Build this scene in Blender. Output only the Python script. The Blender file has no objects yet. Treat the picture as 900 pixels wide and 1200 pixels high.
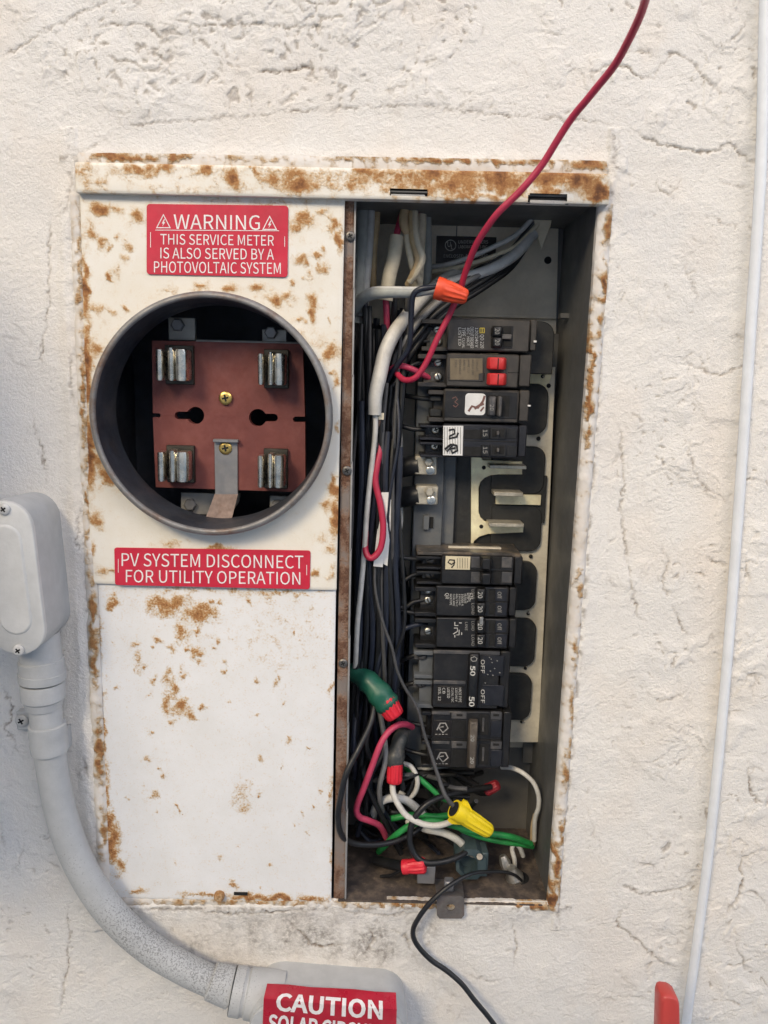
import bpy, math, random
import numpy as np
from mathutils import Vector, Matrix, Euler

random.seed(7)
RNG = np.random.default_rng(7)
scene = bpy.context.scene
COL = scene.collection

# ------------------------------------------------------------------ camera
CAM = np.array([0.0349, -0.5801, 0.4391])
PITCH, YAW, ROLL = -0.17689, -0.00457, -0.02531
def _rot(p, y, r):
    cp, sp, cy, sy, cr, sr = math.cos(p), math.sin(p), math.cos(y), math.sin(y), math.cos(r), math.sin(r)
    return (np.array([[cy, -sy, 0], [sy, cy, 0], [0, 0, 1]]) @ np.array([[1, 0, 0], [0, cp, -sp], [0, sp, cp]])
            @ np.array([[cr, 0, sr], [0, 1, 0], [-sr, 0, cr]]))
CM = _rot(PITCH, YAW, ROLL)
cd = bpy.data.cameras.new('camera'); cam = bpy.data.objects.new('camera', cd); COL.objects.link(cam)
cd.sensor_fit = 'VERTICAL'; cd.sensor_height = 36; cd.lens = 27; cd.clip_start = 0.01; cd.clip_end = 200
cd.dof.use_dof = True; cd.dof.focus_distance = 0.605; cd.dof.aperture_fstop = 13
cam.matrix_world = Matrix(((CM[0, 0], CM[0, 2], -CM[0, 1], CAM[0]), (CM[1, 0], CM[1, 2], -CM[1, 1], CAM[1]),
                           (CM[2, 0], CM[2, 2], -CM[2, 1], CAM[2]), (0, 0, 0, 1)))
scene.camera = cam

def at(px, py, Y):
    """the point of the upright plane at depth Y seen at a pixel of the 900 x 1200 photograph"""
    d = CM @ np.array([(px - 450) / 900, 1.0, -(py - 600) / 900])
    return CAM + (Y - CAM[1]) / d[1] * d
def on_z(px, py, z):
    d = CM @ np.array([(px - 450) / 900, 1.0, -(py - 600) / 900])
    return CAM + (z - CAM[2]) / d[2] * d
def mpp(Y): return (Y - CAM[1]) / 890

# ------------------------------------------------------------------ light
SUN_EL, SUN_AZ = math.radians(36), math.radians(-30)      # azimuth measured from -Y (behind the camera), negative = towards -X
w = bpy.data.worlds.new('World'); scene.world = w; w.use_nodes = True
nt = w.node_tree; bg = nt.nodes['Background']
sky = nt.nodes.new('ShaderNodeTexSky'); sky.sky_type = 'NISHITA'; sky.sun_disc = False
sky.sun_elevation = SUN_EL; sky.sun_rotation = math.pi + SUN_AZ
sky.air_density = 1.0; sky.dust_density = 1.5; sky.ozone_density = 1.0
nt.links.new(sky.outputs[0], bg.inputs[0]); bg.inputs[1].default_value = 0.15
sl = bpy.data.lights.new('sun', 'SUN'); sun = bpy.data.objects.new('sun', sl); COL.objects.link(sun)
sl.energy = 1.5; sl.angle = math.radians(18); sl.color = (1.0, 0.82, 0.56)
sdir = Vector((math.sin(SUN_AZ) * math.cos(SUN_EL), -math.cos(SUN_AZ) * math.cos(SUN_EL), math.sin(SUN_EL)))
sun.rotation_euler = (-sdir).to_track_quat('-Z', 'Y').to_euler()
scene.view_settings.view_transform = 'Standard'; scene.view_settings.look = 'None'
scene.view_settings.exposure = 0.78; scene.view_settings.gamma = 1.0

# ------------------------------------------------------------------ noise
def _hash(ix, iy, seed):
    h = (ix.astype(np.int64) * 374761393 + iy.astype(np.int64) * 668265263 + seed * 1442695041) & 0xFFFFFFFF
    h = ((h ^ (h >> 13)) * 1274126177) & 0xFFFFFFFF
    return ((h ^ (h >> 16)) & 0xFFFF) / 65536.0
def pnoise(x, y, seed=0):
    ix, iy = np.floor(x), np.floor(y); fx, fy = x - ix, y - iy
    ux, uy = fx * fx * fx * (fx * (fx * 6 - 15) + 10), fy * fy * fy * (fy * (fy * 6 - 15) + 10)
    def g(dx, dy):
        a = _hash(ix + dx, iy + dy, seed) * 2 * np.pi
        return np.cos(a) * (fx - dx) + np.sin(a) * (fy - dy)
    a = g(0, 0) * (1 - ux) + g(1, 0) * ux; b = g(0, 1) * (1 - ux) + g(1, 1) * ux
    return (a * (1 - uy) + b * uy) * 1.5
def fbm(x, y, octv=4, seed=0, gain=.5):
    s = 0; a = 1.0
    for i in range(octv):
        s = s + a * pnoise(x, y, seed + 17 * i); x = x * 2.03 + 11.3; y = y * 2.03 + 5.7; a *= gain
    return s
def sstep(a, b, x):
    t = np.clip((x - a) / (b - a), 0, 1); return t * t * (3 - 2 * t)

# ------------------------------------------------------------------ materials
def _nodes(name):
    m = bpy.data.materials.new(name); m.use_nodes = True
    n = m.node_tree; return m, n, n.nodes['Principled BSDF'], n.links
def _noise(n, L, scale, detail=4, rough=.6, vec=None):
    t = n.nodes.new('ShaderNodeTexNoise'); t.inputs['Scale'].default_value = scale
    t.inputs['Detail'].default_value = detail; t.inputs['Roughness'].default_value = rough
    if vec is not None: L.new(vec, t.inputs['Vector'])
    return t
def _ramp(n, L, fac, stops):
    r = n.nodes.new('ShaderNodeValToRGB'); e = r.color_ramp.elements
    while len(e) < len(stops): e.new(0.5)
    for el, (p, c) in zip(e, stops):
        el.position = p; el.color = (c[0], c[1], c[2], 1) if hasattr(c, '__len__') else (c, c, c, 1)
    L.new(fac, r.inputs[0]); return r
def _math(n, L, op, a, b=None, c=None, clamp=False):
    t = n.nodes.new('ShaderNodeMath'); t.operation = op; t.use_clamp = clamp
    for i, v in enumerate((a, b, c)):
        if v is None: continue
        if isinstance(v, (int, float)): t.inputs[i].default_value = v
        else: L.new(v, t.inputs[i])
    return t.outputs[0]
def _mix(n, L, fac, a, b):
    t = n.nodes.new('ShaderNodeMix'); t.data_type = 'RGBA'
    for s, v in ((0, fac), (6, a), (7, b)):
        if isinstance(v, (int, float)): t.inputs[s].default_value = v
        elif isinstance(v, (tuple, list)): t.inputs[s].default_value = (v[0], v[1], v[2], 1)
        else: L.new(v, t.inputs[s])
    return t.outputs[2]
def _coord(n): return n.nodes.new('ShaderNodeTexCoord').outputs['Object']
def _bump(n, L, b, h, strength, dist):
    t = n.nodes.new('ShaderNodeBump'); t.inputs['Strength'].default_value = strength; t.inputs['Distance'].default_value = dist
    L.new(h, t.inputs['Height']); L.new(t.outputs[0], b.inputs['Normal']); return t

MATS = {}
def mk(name, col, rough=.5, metal=0.0, var=.18, vscale=120, dust=0.0, bump=.15, bscale=700, spec=.5, dustcol=(.32, .27, .21), coat=0):
    """plain surface with uneven tone, worn gloss, optional settled dust and a fine grain"""
    if name in MATS: return MATS[name]
    m, n, b, L = _nodes(name); co = _coord(n)
    t = _noise(n, L, vscale, 5, .65, co)
    lo = tuple(c * (1 - var) for c in col); hi = tuple(min(1, c * (1 + var)) for c in col)
    c = _ramp(n, L, t.outputs[0], [(.3, lo), (.7, hi)]).outputs[0]
    if dust:
        t2 = _noise(n, L, vscale * .55 + 31, 7, .72, co)
        f = _ramp(n, L, t2.outputs[0], [(.48, 0.0), (.72, dust)]).outputs[0]
        c = _mix(n, L, f, c, dustcol)
    L.new(c, b.inputs['Base Color'])
    t3 = _noise(n, L, vscale * 1.7, 4, .6, co)
    L.new(_ramp(n, L, t3.outputs[0], [(.3, max(.03, rough - .1)), (.7, min(1, rough + .14))]).outputs[0], b.inputs['Roughness'])
    b.inputs['Metallic'].default_value = metal; b.inputs['Specular IOR Level'].default_value = spec
    if coat: b.inputs['Coat Weight'].default_value = coat; b.inputs['Coat Roughness'].default_value = .15
    if bump: _bump(n, L, b, _noise(n, L, bscale, 3, .6, co).outputs[0], bump, .0006)
    MATS[name] = m; return m

def rusty(name, paint, paint2, speck=.55, rough=.45, dark=False, bump=.55, grain=.40):
    """painted sheet steel; the 'rust' attribute says where the paint has given way"""
    m, n, b, L = _nodes(name); co = _coord(n)
    a = n.nodes.new('ShaderNodeAttribute'); a.attribute_name = 'rust'
    f1 = _noise(n, L, 190, 7, .68, co).outputs[0]; f2 = _noise(n, L, 620, 4, .6, co).outputs[0]
    r = _math(n, L, 'ADD', a.outputs['Fac'], _math(n, L, 'MULTIPLY', _math(n, L, 'SUBTRACT', f1, .5), .72))
    r = _math(n, L, 'ADD', r, _math(n, L, 'MULTIPLY', _math(n, L, 'SUBTRACT', f2, .5), grain))
    sp = _noise(n, L, 330, 2, .5, co).outputs[0]
    sp = _math(n, L, 'MULTIPLY', _math(n, L, 'SUBTRACT', sp, .725), 9.0 * speck, clamp=True)
    big = _noise(n, L, 14, 3, .6, co).outputs[0]
    sp = _math(n, L, 'MULTIPLY', sp, _math(n, L, 'MULTIPLY', _math(n, L, 'SUBTRACT', big, .42), 5.0, clamp=True))
    r = _math(n, L, 'MAXIMUM', r, sp)
    pt = _mix(n, L, _ramp(n, L, _noise(n, L, 28, 6, .7, co).outputs[0], [(.35, 0.0), (.68, 1.0)]).outputs[0], paint, paint2)
    hc = (.26, .17, .12) if dark else (.64, .49, .31)
    halo = _ramp(n, L, r, [(.07, 0.0), (.26, .40), (.46, 1.0)]).outputs[0]
    c = _mix(n, L, halo, pt, hc)
    rc = _ramp(n, L, r, [(.36, (.20, .105, .06)), (.58, (.13, .062, .036)), (.80, (.085, .042, .028)), (1.0, (.05, .028, .02))] if dark else [(.36, (.55, .35, .17)), (.58, (.42, .215, .08)), (.80, (.27, .115, .042)), (1.0, (.13, .055, .024))]).outputs[0]
    c = _mix(n, L, _ramp(n, L, r, [(.26, 0.0), (.56, 1.0)]).outputs[0], c, rc)
    L.new(c, b.inputs['Base Color'])
    L.new(_ramp(n, L, r, [(.35, rough), (.6, .9)]).outputs[0], b.inputs['Roughness'])
    h = _math(n, L, 'ADD', _math(n, L, 'MULTIPLY', f1, .8), _math(n, L, 'MULTIPLY', f2, .5))
    h = _math(n, L, 'MULTIPLY', h, _ramp(n, L, r, [(.2, .25), (.6, 1.5)]).outputs[0])
    _bump(n, L, b, h, bump, .0011)
    return m

def stucco_material():
    m, n, b, L = _nodes('painted_stucco'); co = _coord(n)
    d = n.nodes.new('ShaderNodeAttribute'); d.attribute_name = 'dirt'
    s = n.nodes.new('ShaderNodeAttribute'); s.attribute_name = 'stain'
    ws = n.nodes.new('ShaderNodeAttribute'); ws.attribute_name = 'warm'
    base = _mix(n, L, _ramp(n, L, _noise(n, L, 9, 5, .65, co).outputs[0], [(.35, 0.0), (.65, 1.0)]).outputs[0], (.755, .73, .69), (.785, .755, .705))
    base = _mix(n, L, _math(n, L, 'MULTIPLY', ws.outputs['Fac'], .5, clamp=True), base, (.77, .69, .60))
    f = _noise(n, L, 260, 6, .7, co).outputs[0]
    st = _math(n, L, 'MULTIPLY', s.outputs['Fac'], _ramp(n, L, f, [(.36, 0.05), (.62, 1.0)]).outputs[0], clamp=True)
    c = _mix(n, L, st, base, (.24, .215, .19))
    k = _math(n, L, 'MULTIPLY', d.outputs['Fac'], _ramp(n, L, _noise(n, L, 420, 4, .6, co).outputs[0], [(.3, .55), (.6, 1.0)]).outputs[0], clamp=True)
    c = _mix(n, L, k, c, (.20, .155, .115))
    L.new(c, b.inputs['Base Color']); b.inputs['Roughness'].default_value = .72; b.inputs['Specular IOR Level'].default_value = .3
    h = _math(n, L, 'ADD', _noise(n, L, 520, 5, .62, co).outputs[0], _math(n, L, 'MULTIPLY', _noise(n, L, 1300, 3, .6, co).outputs[0], .5))
    _bump(n, L, b, h, .75, .0014)
    return m

def conduit_material(name, col):
    m, n, b, L = _nodes(name); co = _coord(n)
    a = n.nodes.new('ShaderNodeAttribute'); a.attribute_name = 'dirt'
    sp = _noise(n, L, 760, 4, .7, co).outputs[0]; lo = _noise(n, L, 60, 4, .6, co).outputs[0]
    f = _math(n, L, 'ADD', a.outputs['Fac'], _math(n, L, 'MULTIPLY', _math(n, L, 'SUBTRACT', lo, .5), .5))
    f = _math(n, L, 'ADD', _math(n, L, 'MULTIPLY', f, .30), _math(n, L, 'SUBTRACT', sp, .5))
    k = _ramp(n, L, f, [(.22, 0.0), (.32, 1.0)]).outputs[0]
    base = _ramp(n, L, lo, [(.3, tuple(c * .9 for c in col)), (.7, tuple(min(1, c * 1.06) for c in col))]).outputs[0]
    c = _mix(n, L, _math(n, L, 'MULTIPLY', k, .62), base, (.10, .098, .092))
    L.new(c, b.inputs['Base Color']); b.inputs['Roughness'].default_value = .55
    _bump(n, L, b, _noise(n, L, 330, 5, .65, co).outputs[0], .35, .0008)
    return m

M = {}
M['stucco'] = stucco_material()
M['cover'] = rusty('rusting_cream_paint', (.78, .75, .68), (.74, .69, .59), .5, .45, False, .6, .6)
M['cover_low'] = rusty('rusting_white_paint', (.77, .77, .77), (.72, .715, .70), 1.2, .45, False, .6, 1.1)
M['flange'] = rusty('rusting_edge_paint', (.72, .69, .65), (.58, .53, .47), .6, .7, False, 1.3)
M['divider'] = rusty('rust_on_primer', (.17, .14, .125), (.20, .17, .15), .9, .7, True, .9)
M['conduit'] = conduit_material('conduit_paint', (.46, .465, .46))
M['conduit_pale'] = conduit_material('conduit_cover_paint', (.60, .595, .57))
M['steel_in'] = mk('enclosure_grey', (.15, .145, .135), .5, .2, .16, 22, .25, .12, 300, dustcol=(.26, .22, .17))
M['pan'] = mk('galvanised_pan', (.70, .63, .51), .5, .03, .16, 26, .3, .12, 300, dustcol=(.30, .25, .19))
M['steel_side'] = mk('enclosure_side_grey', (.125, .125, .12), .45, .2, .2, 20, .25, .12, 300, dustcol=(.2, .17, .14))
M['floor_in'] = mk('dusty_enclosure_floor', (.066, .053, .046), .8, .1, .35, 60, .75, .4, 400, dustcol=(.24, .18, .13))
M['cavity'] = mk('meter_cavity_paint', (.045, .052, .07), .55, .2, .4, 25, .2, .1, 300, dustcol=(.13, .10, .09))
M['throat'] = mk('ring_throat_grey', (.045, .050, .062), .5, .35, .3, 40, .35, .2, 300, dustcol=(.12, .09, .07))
M['ring'] = mk('weathered_ring_steel', (.22, .215, .21), .5, .35, .25, 45, .9, .7, 330, dustcol=(.17, .10, .065))
M['red_block'] = mk('red_fibre_board', (.155, .04, .034), .62, 0, .16, 70, .16, .2, 600, dustcol=(.22, .12, .10))
M['jaw'] = mk('tarnished_jaw_metal', (.74, .71, .63), .24, 1, .25, 90, .35, .1, 500, dustcol=(.20, .17, .12))
M['jaw_dark'] = mk('dark_jaw_metal', (.07, .064, .055), .45, .8, .3, 90, .35, .1, 500, dustcol=(.10, .08, .06))
M['zinc'] = mk('zinc_plate', (.40, .39, .37), .5, .6, .15, 60, .2, .1, 500, dustcol=(.2, .16, .12))
M['strap_grey'] = mk('grey_strap_steel', (.26, .26, .27), .48, .6, .15, 60, .15, .1, 500)
M['strap_rust'] = mk('rusted_strap', (.24, .18, .155), .8, .2, .3, 110, .6, .4, 450, dustcol=(.17, .10, .07))
M['strap_dirty'] = mk('dirty_strap_steel', (.17, .155, .145), .62, .5, .3, 90, .6, .3, 450, dustcol=(.16, .10, .075))
M['brass'] = mk('brass_screw', (.72, .50, .16), .3, 1, .2, 200, .2, .05, 900, dustcol=(.3, .2, .08))
M['nickel'] = mk('nickel_screw', (.66, .63, .55), .3, 1, .25, 200, .3, .05, 900, dustcol=(.2, .17, .13))
M['dark_screw'] = mk('dark_oxidised_screw', (.16, .15, .14), .42, .9, .3, 200, .3, .1, 900)
M['slot'] = mk('slot_black', (.006, .006, .006), .8, 0, .1, 100, 0, 0)
M['bus'] = mk('bus_plate_metal', (.62, .57, .46), .45, .15, .18, 45, .35, .1, 500, dustcol=(.24, .19, .13))
M['bus_brass'] = mk('bus_brass', (.90, .79, .53), .36, .2, .2, 60, .25, .1, 500, dustcol=(.3, .22, .12))
M['bus_low'] = mk('bus_plate_dusty', (.34, .31, .27), .55, .4, .2, 45, .45, .1, 500, dustcol=(.22, .19, .15))
M['insul'] = mk('black_insulator', (.017, .0175, .017), .55, 0, .25, 60, .22, .15, 500, dustcol=(.10, .09, .075))
M['base_grey'] = mk('grey_plastic_base', (.105, .113, .12), .5, 0, .14, 60, .3, .1, 500, dustcol=(.2, .18, .15))
M['brk_brown'] = mk('brown_black_breaker', (.042, .038, .034), .50, 0, .18, 70, .2, .12, 700, dustcol=(.14, .115, .09))
M['brk_black'] = mk('black_breaker', (.0095, .0095, .0105), .42, 0, .25, 70, .16, .1, 700, dustcol=(.075, .068, .06))
M['brk_navy'] = mk('navy_black_breaker', (.011, .012, .017), .42, 0, .2, 70, .16, .1, 700, dustcol=(.07, .068, .07))
M['brk_grey'] = mk('grey_breaker_face', (.055, .055, .058), .5, 0, .15, 80, .3, .1, 700)
M['handle_black'] = mk('handle_black', (.007, .007, .0075), .38, 0, .2, 90, .15, .08, 700, dustcol=(.06, .055, .05))
M['handle_tan'] = mk('handle_tie_brown', (.075, .062, .050), .5, 0, .2, 90, .4, .1, 700)
M['handle_red'] = mk('handle_red', (.50, .022, .022), .4, 0, .12, 90, .12, .05, 700, dustcol=(.3, .12, .1))
M['amber'] = mk('amber_label', (.17, .135, .085), .4, .1, .3, 60, .5, .1, 500, dustcol=(.08, .06, .04))
M['paper'] = mk('paper_label', (.68, .68, .66), .6, 0, .1, 90, .18, .05, 700)
M['paper_cream'] = mk('cream_label', (.60, .53, .36), .6, 0, .14, 90, .25, .05, 700)
M['print_w'] = mk('white_print', (.55, .54, .50), .6, 0, .2, 300, 0, 0)
M['print_dim'] = mk('worn_print', (.30, .29, .27), .6, 0, .3, 300, 0, 0)
M['print_dark'] = mk('dark_print', (.05, .045, .04), .6, 0, .2, 300, 0, 0)
M['ink'] = mk('marker_ink', (.012, .012, .014), .5, 0, .2, 300, 0, 0)
M['ink_brown'] = mk('faded_ink', (.16, .08, .065), .6, 0, .2, 300, 0, 0)
M['yellow_print'] = mk('yellow_print', (.55, .42, .05), .6, 0, .15, 300, 0, 0)
M['burnt'] = mk('burnt_plastic', (.055, .050, .045), .35, .0, .5, 55, .85, .3, 300, dustcol=(.26, .19, .12))
M['term'] = mk('terminal_metal', (.52, .48, .39), .42, .5, .3, 110, .5, .1, 500, dustcol=(.12, .10, .08))
M['sticker_red'] = mk('red_sticker', (.53, .018, .046), .40, 0, .14, 38, .15, .06, 700, dustcol=(.52, .13, .14))
M['sticker_dark'] = mk('dark_red_sticker', (.40, .012, .03), .33, 0, .14, 40, .12, .06, 500, dustcol=(.5, .2, .2))
M['sticker_text'] = mk('sticker_white', (.78, .75, .74), .5, 0, .10, 160, .35, 0, dustcol=(.62, .42, .42))
M['ul_black'] = mk('ul_label_black', (.011, .009, .008), .4, 0, .2, 80, .15, .05, 500, dustcol=(.07, .05, .035))
M['cable_white'] = mk('white_cable', (.72, .74, .76), .42, 0, .06, 60, .1, .1, 300, dustcol=(.6, .6, .58))
def wire_mat(key, col, rough=.42, var=.15, dust=.3, dc=None):
    M[key] = mk('wire_' + key, col, rough, 0, var, 90, dust, .12, 600, dustcol=dc or tuple(min(1, c * .5 + .08) for c in col))
wire_mat('w_black', (.010, .0105, .012), .42, .25, .22, (.04, .039, .037))
wire_mat('w_navy', (.013, .017, .030), .42, .2, .2, (.04, .04, .045))
wire_mat('w_grey', (.17, .17, .17), .5, .2, .3)
wire_mat('w_dgrey', (.06, .06, .062), .5, .25, .4)
wire_mat('w_lightgrey', (.52, .52, .50), .5, .15, .35, (.22, .2, .18))
wire_mat('w_white', (.58, .565, .52), .45, .14, .42, (.35, .31, .25))
wire_mat('w_tan', (.50, .37, .21), .6, .2, .4, (.22, .15, .09))
wire_mat('w_cream', (.66, .59, .44), .55, .15, .4, (.28, .23, .16))
wire_mat('w_red', (.42, .022, .06), .42, .12, .12)
wire_mat('w_pink', (.46, .045, .10), .45, .15, .2)
wire_mat('w_green', (.018, .24, .055), .42, .2, .2, (.08, .13, .07))
wire_mat('w_brown', (.10, .06, .045), .5, .2, .3)
wire_mat('w_jacketgrey', (.33, .345, .325), .6, .15, .4, (.2, .2, .18))
wire_mat('copper', (.60, .33, .18), .35, .2, .3)
M['nut_orange'] = mk('nut_orange', (.75, .075, .022), .42, 0, .12, 90, .15, .1, 500, dustcol=(.55, .16, .10))
M['nut_red'] = mk('nut_red', (.62, .018, .035), .42, 0, .12, 90, .15, .1, 500, dustcol=(.4, .08, .08))
M['nut_dimred'] = mk('nut_dark_red', (.26, .014, .024), .5, 0, .2, 90, .4, .1, 500, dustcol=(.10, .05, .05))  # darker red than the other nuts, with stronger dark mottling
M['nut_yellow'] = mk('nut_yellow', (.80, .60, .008), .42, 0, .1, 90, .15, .1, 500, dustcol=(.55, .4, .08))
M['tape_green'] = mk('green_tape', (.010, .095, .060), .42, 0, .25, 60, .35, .3, 350, dustcol=(.10, .12, .08))
M['boot_grey'] = mk('dark_boot', (.035, .040, .042), .5, 0, .2, 70, .4, .15, 500)
M['teal'] = mk('teal_bushing', (.040, .066, .075), .5, 0, .2, 60, .35, .15, 500, dustcol=(.12, .12, .11))
M['silver'] = mk('dirty_silver', (.50, .48, .44), .42, .9, .3, 120, .5, .2, 500, dustcol=(.16, .13, .10))
M['tool_red'] = mk('tool_red_plastic', (.50, .055, .045), .35, 0, .06, 40, .05, .05, 500)
M['fascia'] = mk('screw_paint', (.55, .545, .53), .5, .1, .15, 120, .35, .2, 500)
M['blocker_paint'] = mk('sun_blocker_paint', (.80, .79, .77), .7, 0, .08, 8, .1, .2, 200)  # for the added sun blocker; pale so it bounces light into the panel
M['soil'] = mk('concrete_ground', (.42, .42, .42), .9, 0, .2, 6, .3, .3, 60)

# ------------------------------------------------------------------ objects
ORG = {}
def _setmesh(name, V, F, mat, sharp=40, attrs=None):
    me = bpy.data.meshes.new(name)
    if isinstance(F, np.ndarray):
        V = np.ascontiguousarray(V, dtype=np.float32); k = F.shape[1]
        me.vertices.add(len(V)); me.vertices.foreach_set('co', V.ravel())
        me.loops.add(F.size); me.loops.foreach_set('vertex_index', F.astype(np.int32).ravel())
        me.polygons.add(len(F)); me.polygons.foreach_set('loop_start', np.arange(0, F.size, k, dtype=np.int32))
        me.update(calc_edges=True)
    else:
        me.from_pydata([tuple(map(float, v)) for v in V], [], F); me.update()
    me.polygons.foreach_set('use_smooth', np.ones(len(me.polygons), dtype=bool))
    if sharp and len(me.polygons) < 60000: me.set_sharp_from_angle(angle=math.radians(sharp))
    for k, v in (attrs or {}).items():
        a = me.attributes.new(k, 'FLOAT', 'POINT'); a.data.foreach_set('value', np.asarray(v, dtype=np.float32))
    me.materials.append(M[mat] if isinstance(mat, str) else mat)
    return me
def obj(name, geo, mat, parent=None, sharp=40, attrs=None):
    """one mesh object from world-space (vertices, faces)"""
    V, F = geo; V = np.asarray(V, float)
    if parent is None:
        c = (V.min(0) + V.max(0)) / 2; org = np.array([c[0], c[1], V[:, 2].min()])
    else: org = ORG[parent.name]
    o = bpy.data.objects.new(name, _setmesh(name, V - org, F, mat, sharp, attrs))
    COL.objects.link(o); ORG[o.name] = org
    if parent is None: o.location = org
    else: o.parent = parent
    return o
def tag(o, label=None, cat=None, group=None, kind=None):
    for k, v in (('label', label), ('category', cat), ('group', group), ('kind', kind)):
        if v: o[k] = v
    return o
def thing(name, loc, label, cat, group=None):
    o = bpy.data.objects.new(name, None); o.empty_display_size = .01; o.location = loc; COL.objects.link(o)
    ORG[o.name] = np.asarray(loc, float); return tag(o, label, cat, group)
def join(*gs):
    V, F, n = [], [], 0
    for v, f in gs:
        V.append(np.asarray(v, float)); F += [tuple(int(i) + n for i in q) for q in f]; n += len(v)
    return np.concatenate(V), F

# ------------------------------------------------------------------ shapes
def box(x0, x1, y0, y1, z0, z1, b=.0006):
    x0, x1 = sorted((x0, x1)); y0, y1 = sorted((y0, y1)); z0, z1 = sorted((z0, z1))
    b = min(b, (x1 - x0) * .3, (y1 - y0) * .3, (z1 - z0) * .3)
    V = []; idx = {}
    for sx in (0, 1):
        for sy in (0, 1):
            for sz in (0, 1):
                c = np.array([(x0, x1)[sx], (y0, y1)[sy], (z0, z1)[sz]]); s = np.array([1 - 2 * sx, 1 - 2 * sy, 1 - 2 * sz]) * b
                for ax in range(3):          # vertex lying on the face normal to axis ax
                    p = c.copy()
                    for k in range(3):
                        if k != ax: p[k] += s[k]
                    idx[(sx, sy, sz, ax)] = len(V); V.append(p)
    F = []
    ctr = np.array([(x0 + x1) / 2, (y0 + y1) / 2, (z0 + z1) / 2])
    def add(ids):
        P = [V[i] for i in ids]; nrm = np.cross(P[1] - P[0], P[2] - P[0])
        if np.dot(nrm, sum(P) / len(P) - ctr) < 0: ids = ids[::-1]
        F.append(tuple(ids))
    for ax in range(3):
        o1, o2 = [k for k in range(3) if k != ax]
        for s in (0, 1):
            ids = []
            for a, c in ((0, 0), (1, 0), (1, 1), (0, 1)):
                k = [0, 0, 0]; k[ax] = s; k[o1] = a; k[o2] = c; ids.append(idx[(*k, ax)])
            add(ids)
        for a in (0, 1):
            for c in (0, 1):
                k0 = [0, 0, 0]; k0[o1] = a; k0[o2] = c; k1 = list(k0); k1[ax] = 1
                add([idx[(*k0, o1)], idx[(*k1, o1)], idx[(*k1, o2)], idx[(*k0, o2)]])
    for sx in (0, 1):
        for sy in (0, 1):
            for sz in (0, 1): add([idx[(sx, sy, sz, a)] for a in range(3)])
    return np.array(V), F
def prect(px0, py0, px1, py1, Y):
    mx, my = (px0 + px1) / 2, (py0 + py1) / 2
    return at(px0, my, Y)[0], at(px1, my, Y)[0], at(mx, py1, Y)[2], at(mx, py0, Y)[2]
def pbox(px0, py0, px1, py1, Yf, Yb, b=.0006):
    x0, x1, z0, z1 = prect(px0, py0, px1, py1, Yf); return box(x0, x1, Yf, Yb, z0, z1, b)
def prism(poly, Yf, Yb, b=.0004):
    """closed (x, z) outline, front at Yf with a small chamfer, back at Yb"""
    P = np.asarray(poly, float); n = len(P)
    area = .5 * np.sum(P[:, 0] * np.roll(P[:, 1], -1) - np.roll(P[:, 0], -1) * P[:, 1])
    if area < 0: P = P[::-1]
    d0 = P - np.roll(P, 1, 0); d1 = np.roll(P, -1, 0) - P
    def nn(d): return np.stack([-d[:, 1], d[:, 0]], 1) / (np.linalg.norm(d, axis=1, keepdims=True) + 1e-12)
    m = nn(d0) + nn(d1); m /= (np.linalg.norm(m, axis=1, keepdims=True) + 1e-9)
    Q = P + m * b
    V = np.concatenate([np.c_[Q[:, 0], np.full(n, Yf), Q[:, 1]], np.c_[P[:, 0], np.full(n, Yf + b), P[:, 1]], np.c_[P[:, 0], np.full(n, Yb), P[:, 1]]])
    F = [tuple(range(n))] + [(i + k * n, i + (k + 1) * n, (i + 1) % n + (k + 1) * n, (i + 1) % n + k * n) for k in (0, 1) for i in range(n)]
    F.append(tuple(range(3 * n - 1, 2 * n - 1, -1)))
    return V, F
def rrect(x0, x1, z0, z1, r, n=5, corners=(1, 1, 1, 1)):
    """rounded rectangle outline; corners: lower-low-x, lower-high-x, upper-high-x, upper-low-x"""
    out = []
    for (cx, cz, a0, on, vx, vz) in ((x0 + r, z0 + r, 180, corners[0], x0, z0), (x1 - r, z0 + r, 270, corners[1], x1, z0),
                                     (x1 - r, z1 - r, 0, corners[2], x1, z1), (x0 + r, z1 - r, 90, corners[3], x0, z1)):
        if not on: out.append((vx, vz)); continue
        for i in range(n + 1):
            a = math.radians(a0 + 90 * i / n); out.append((cx + r * math.cos(a), cz + r * math.sin(a)))
    return out
def ppoly(pts, Y): return [tuple(at(x, y, Y)[[0, 2]]) for x, y in pts]
def frame_of(d):
    d = np.asarray(d, float); d = d / np.linalg.norm(d)
    u = np.cross(d, (0, 0, 1.0)) if abs(d[2]) < .9 else np.cross(d, (1.0, 0, 0))
    u /= np.linalg.norm(u); return d, u, np.cross(d, u)
def lathe(p0, p1, prof, n=20, ribs=0, ribamp=0., cap=True):
    """prof: (distance along the axis 0..1, radius); ribs flute the surface"""
    p0, p1 = np.asarray(p0, float), np.asarray(p1, float); d, u, v = frame_of(p1 - p0); Ln = np.linalg.norm(p1 - p0)
    V, F = [], []
    for t, r, *k in prof:
        rb = k[0] if k else 0
        for i in range(n):
            a = 2 * math.pi * i / n; rr = r * (1 + (ribamp * rb * math.cos(ribs * a) if ribs else 0))
            V.append(p0 + d * Ln * t + (u * math.cos(a) + v * math.sin(a)) * rr)
    for j in range(len(prof) - 1):
        for i in range(n): F.append((j * n + i, j * n + (i + 1) % n, (j + 1) * n + (i + 1) % n, (j + 1) * n + i))
    if cap:
        F.append(tuple(range(n - 1, -1, -1))); F.append(tuple(range((len(prof) - 1) * n, len(prof) * n)))
    return np.array(V), F
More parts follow.
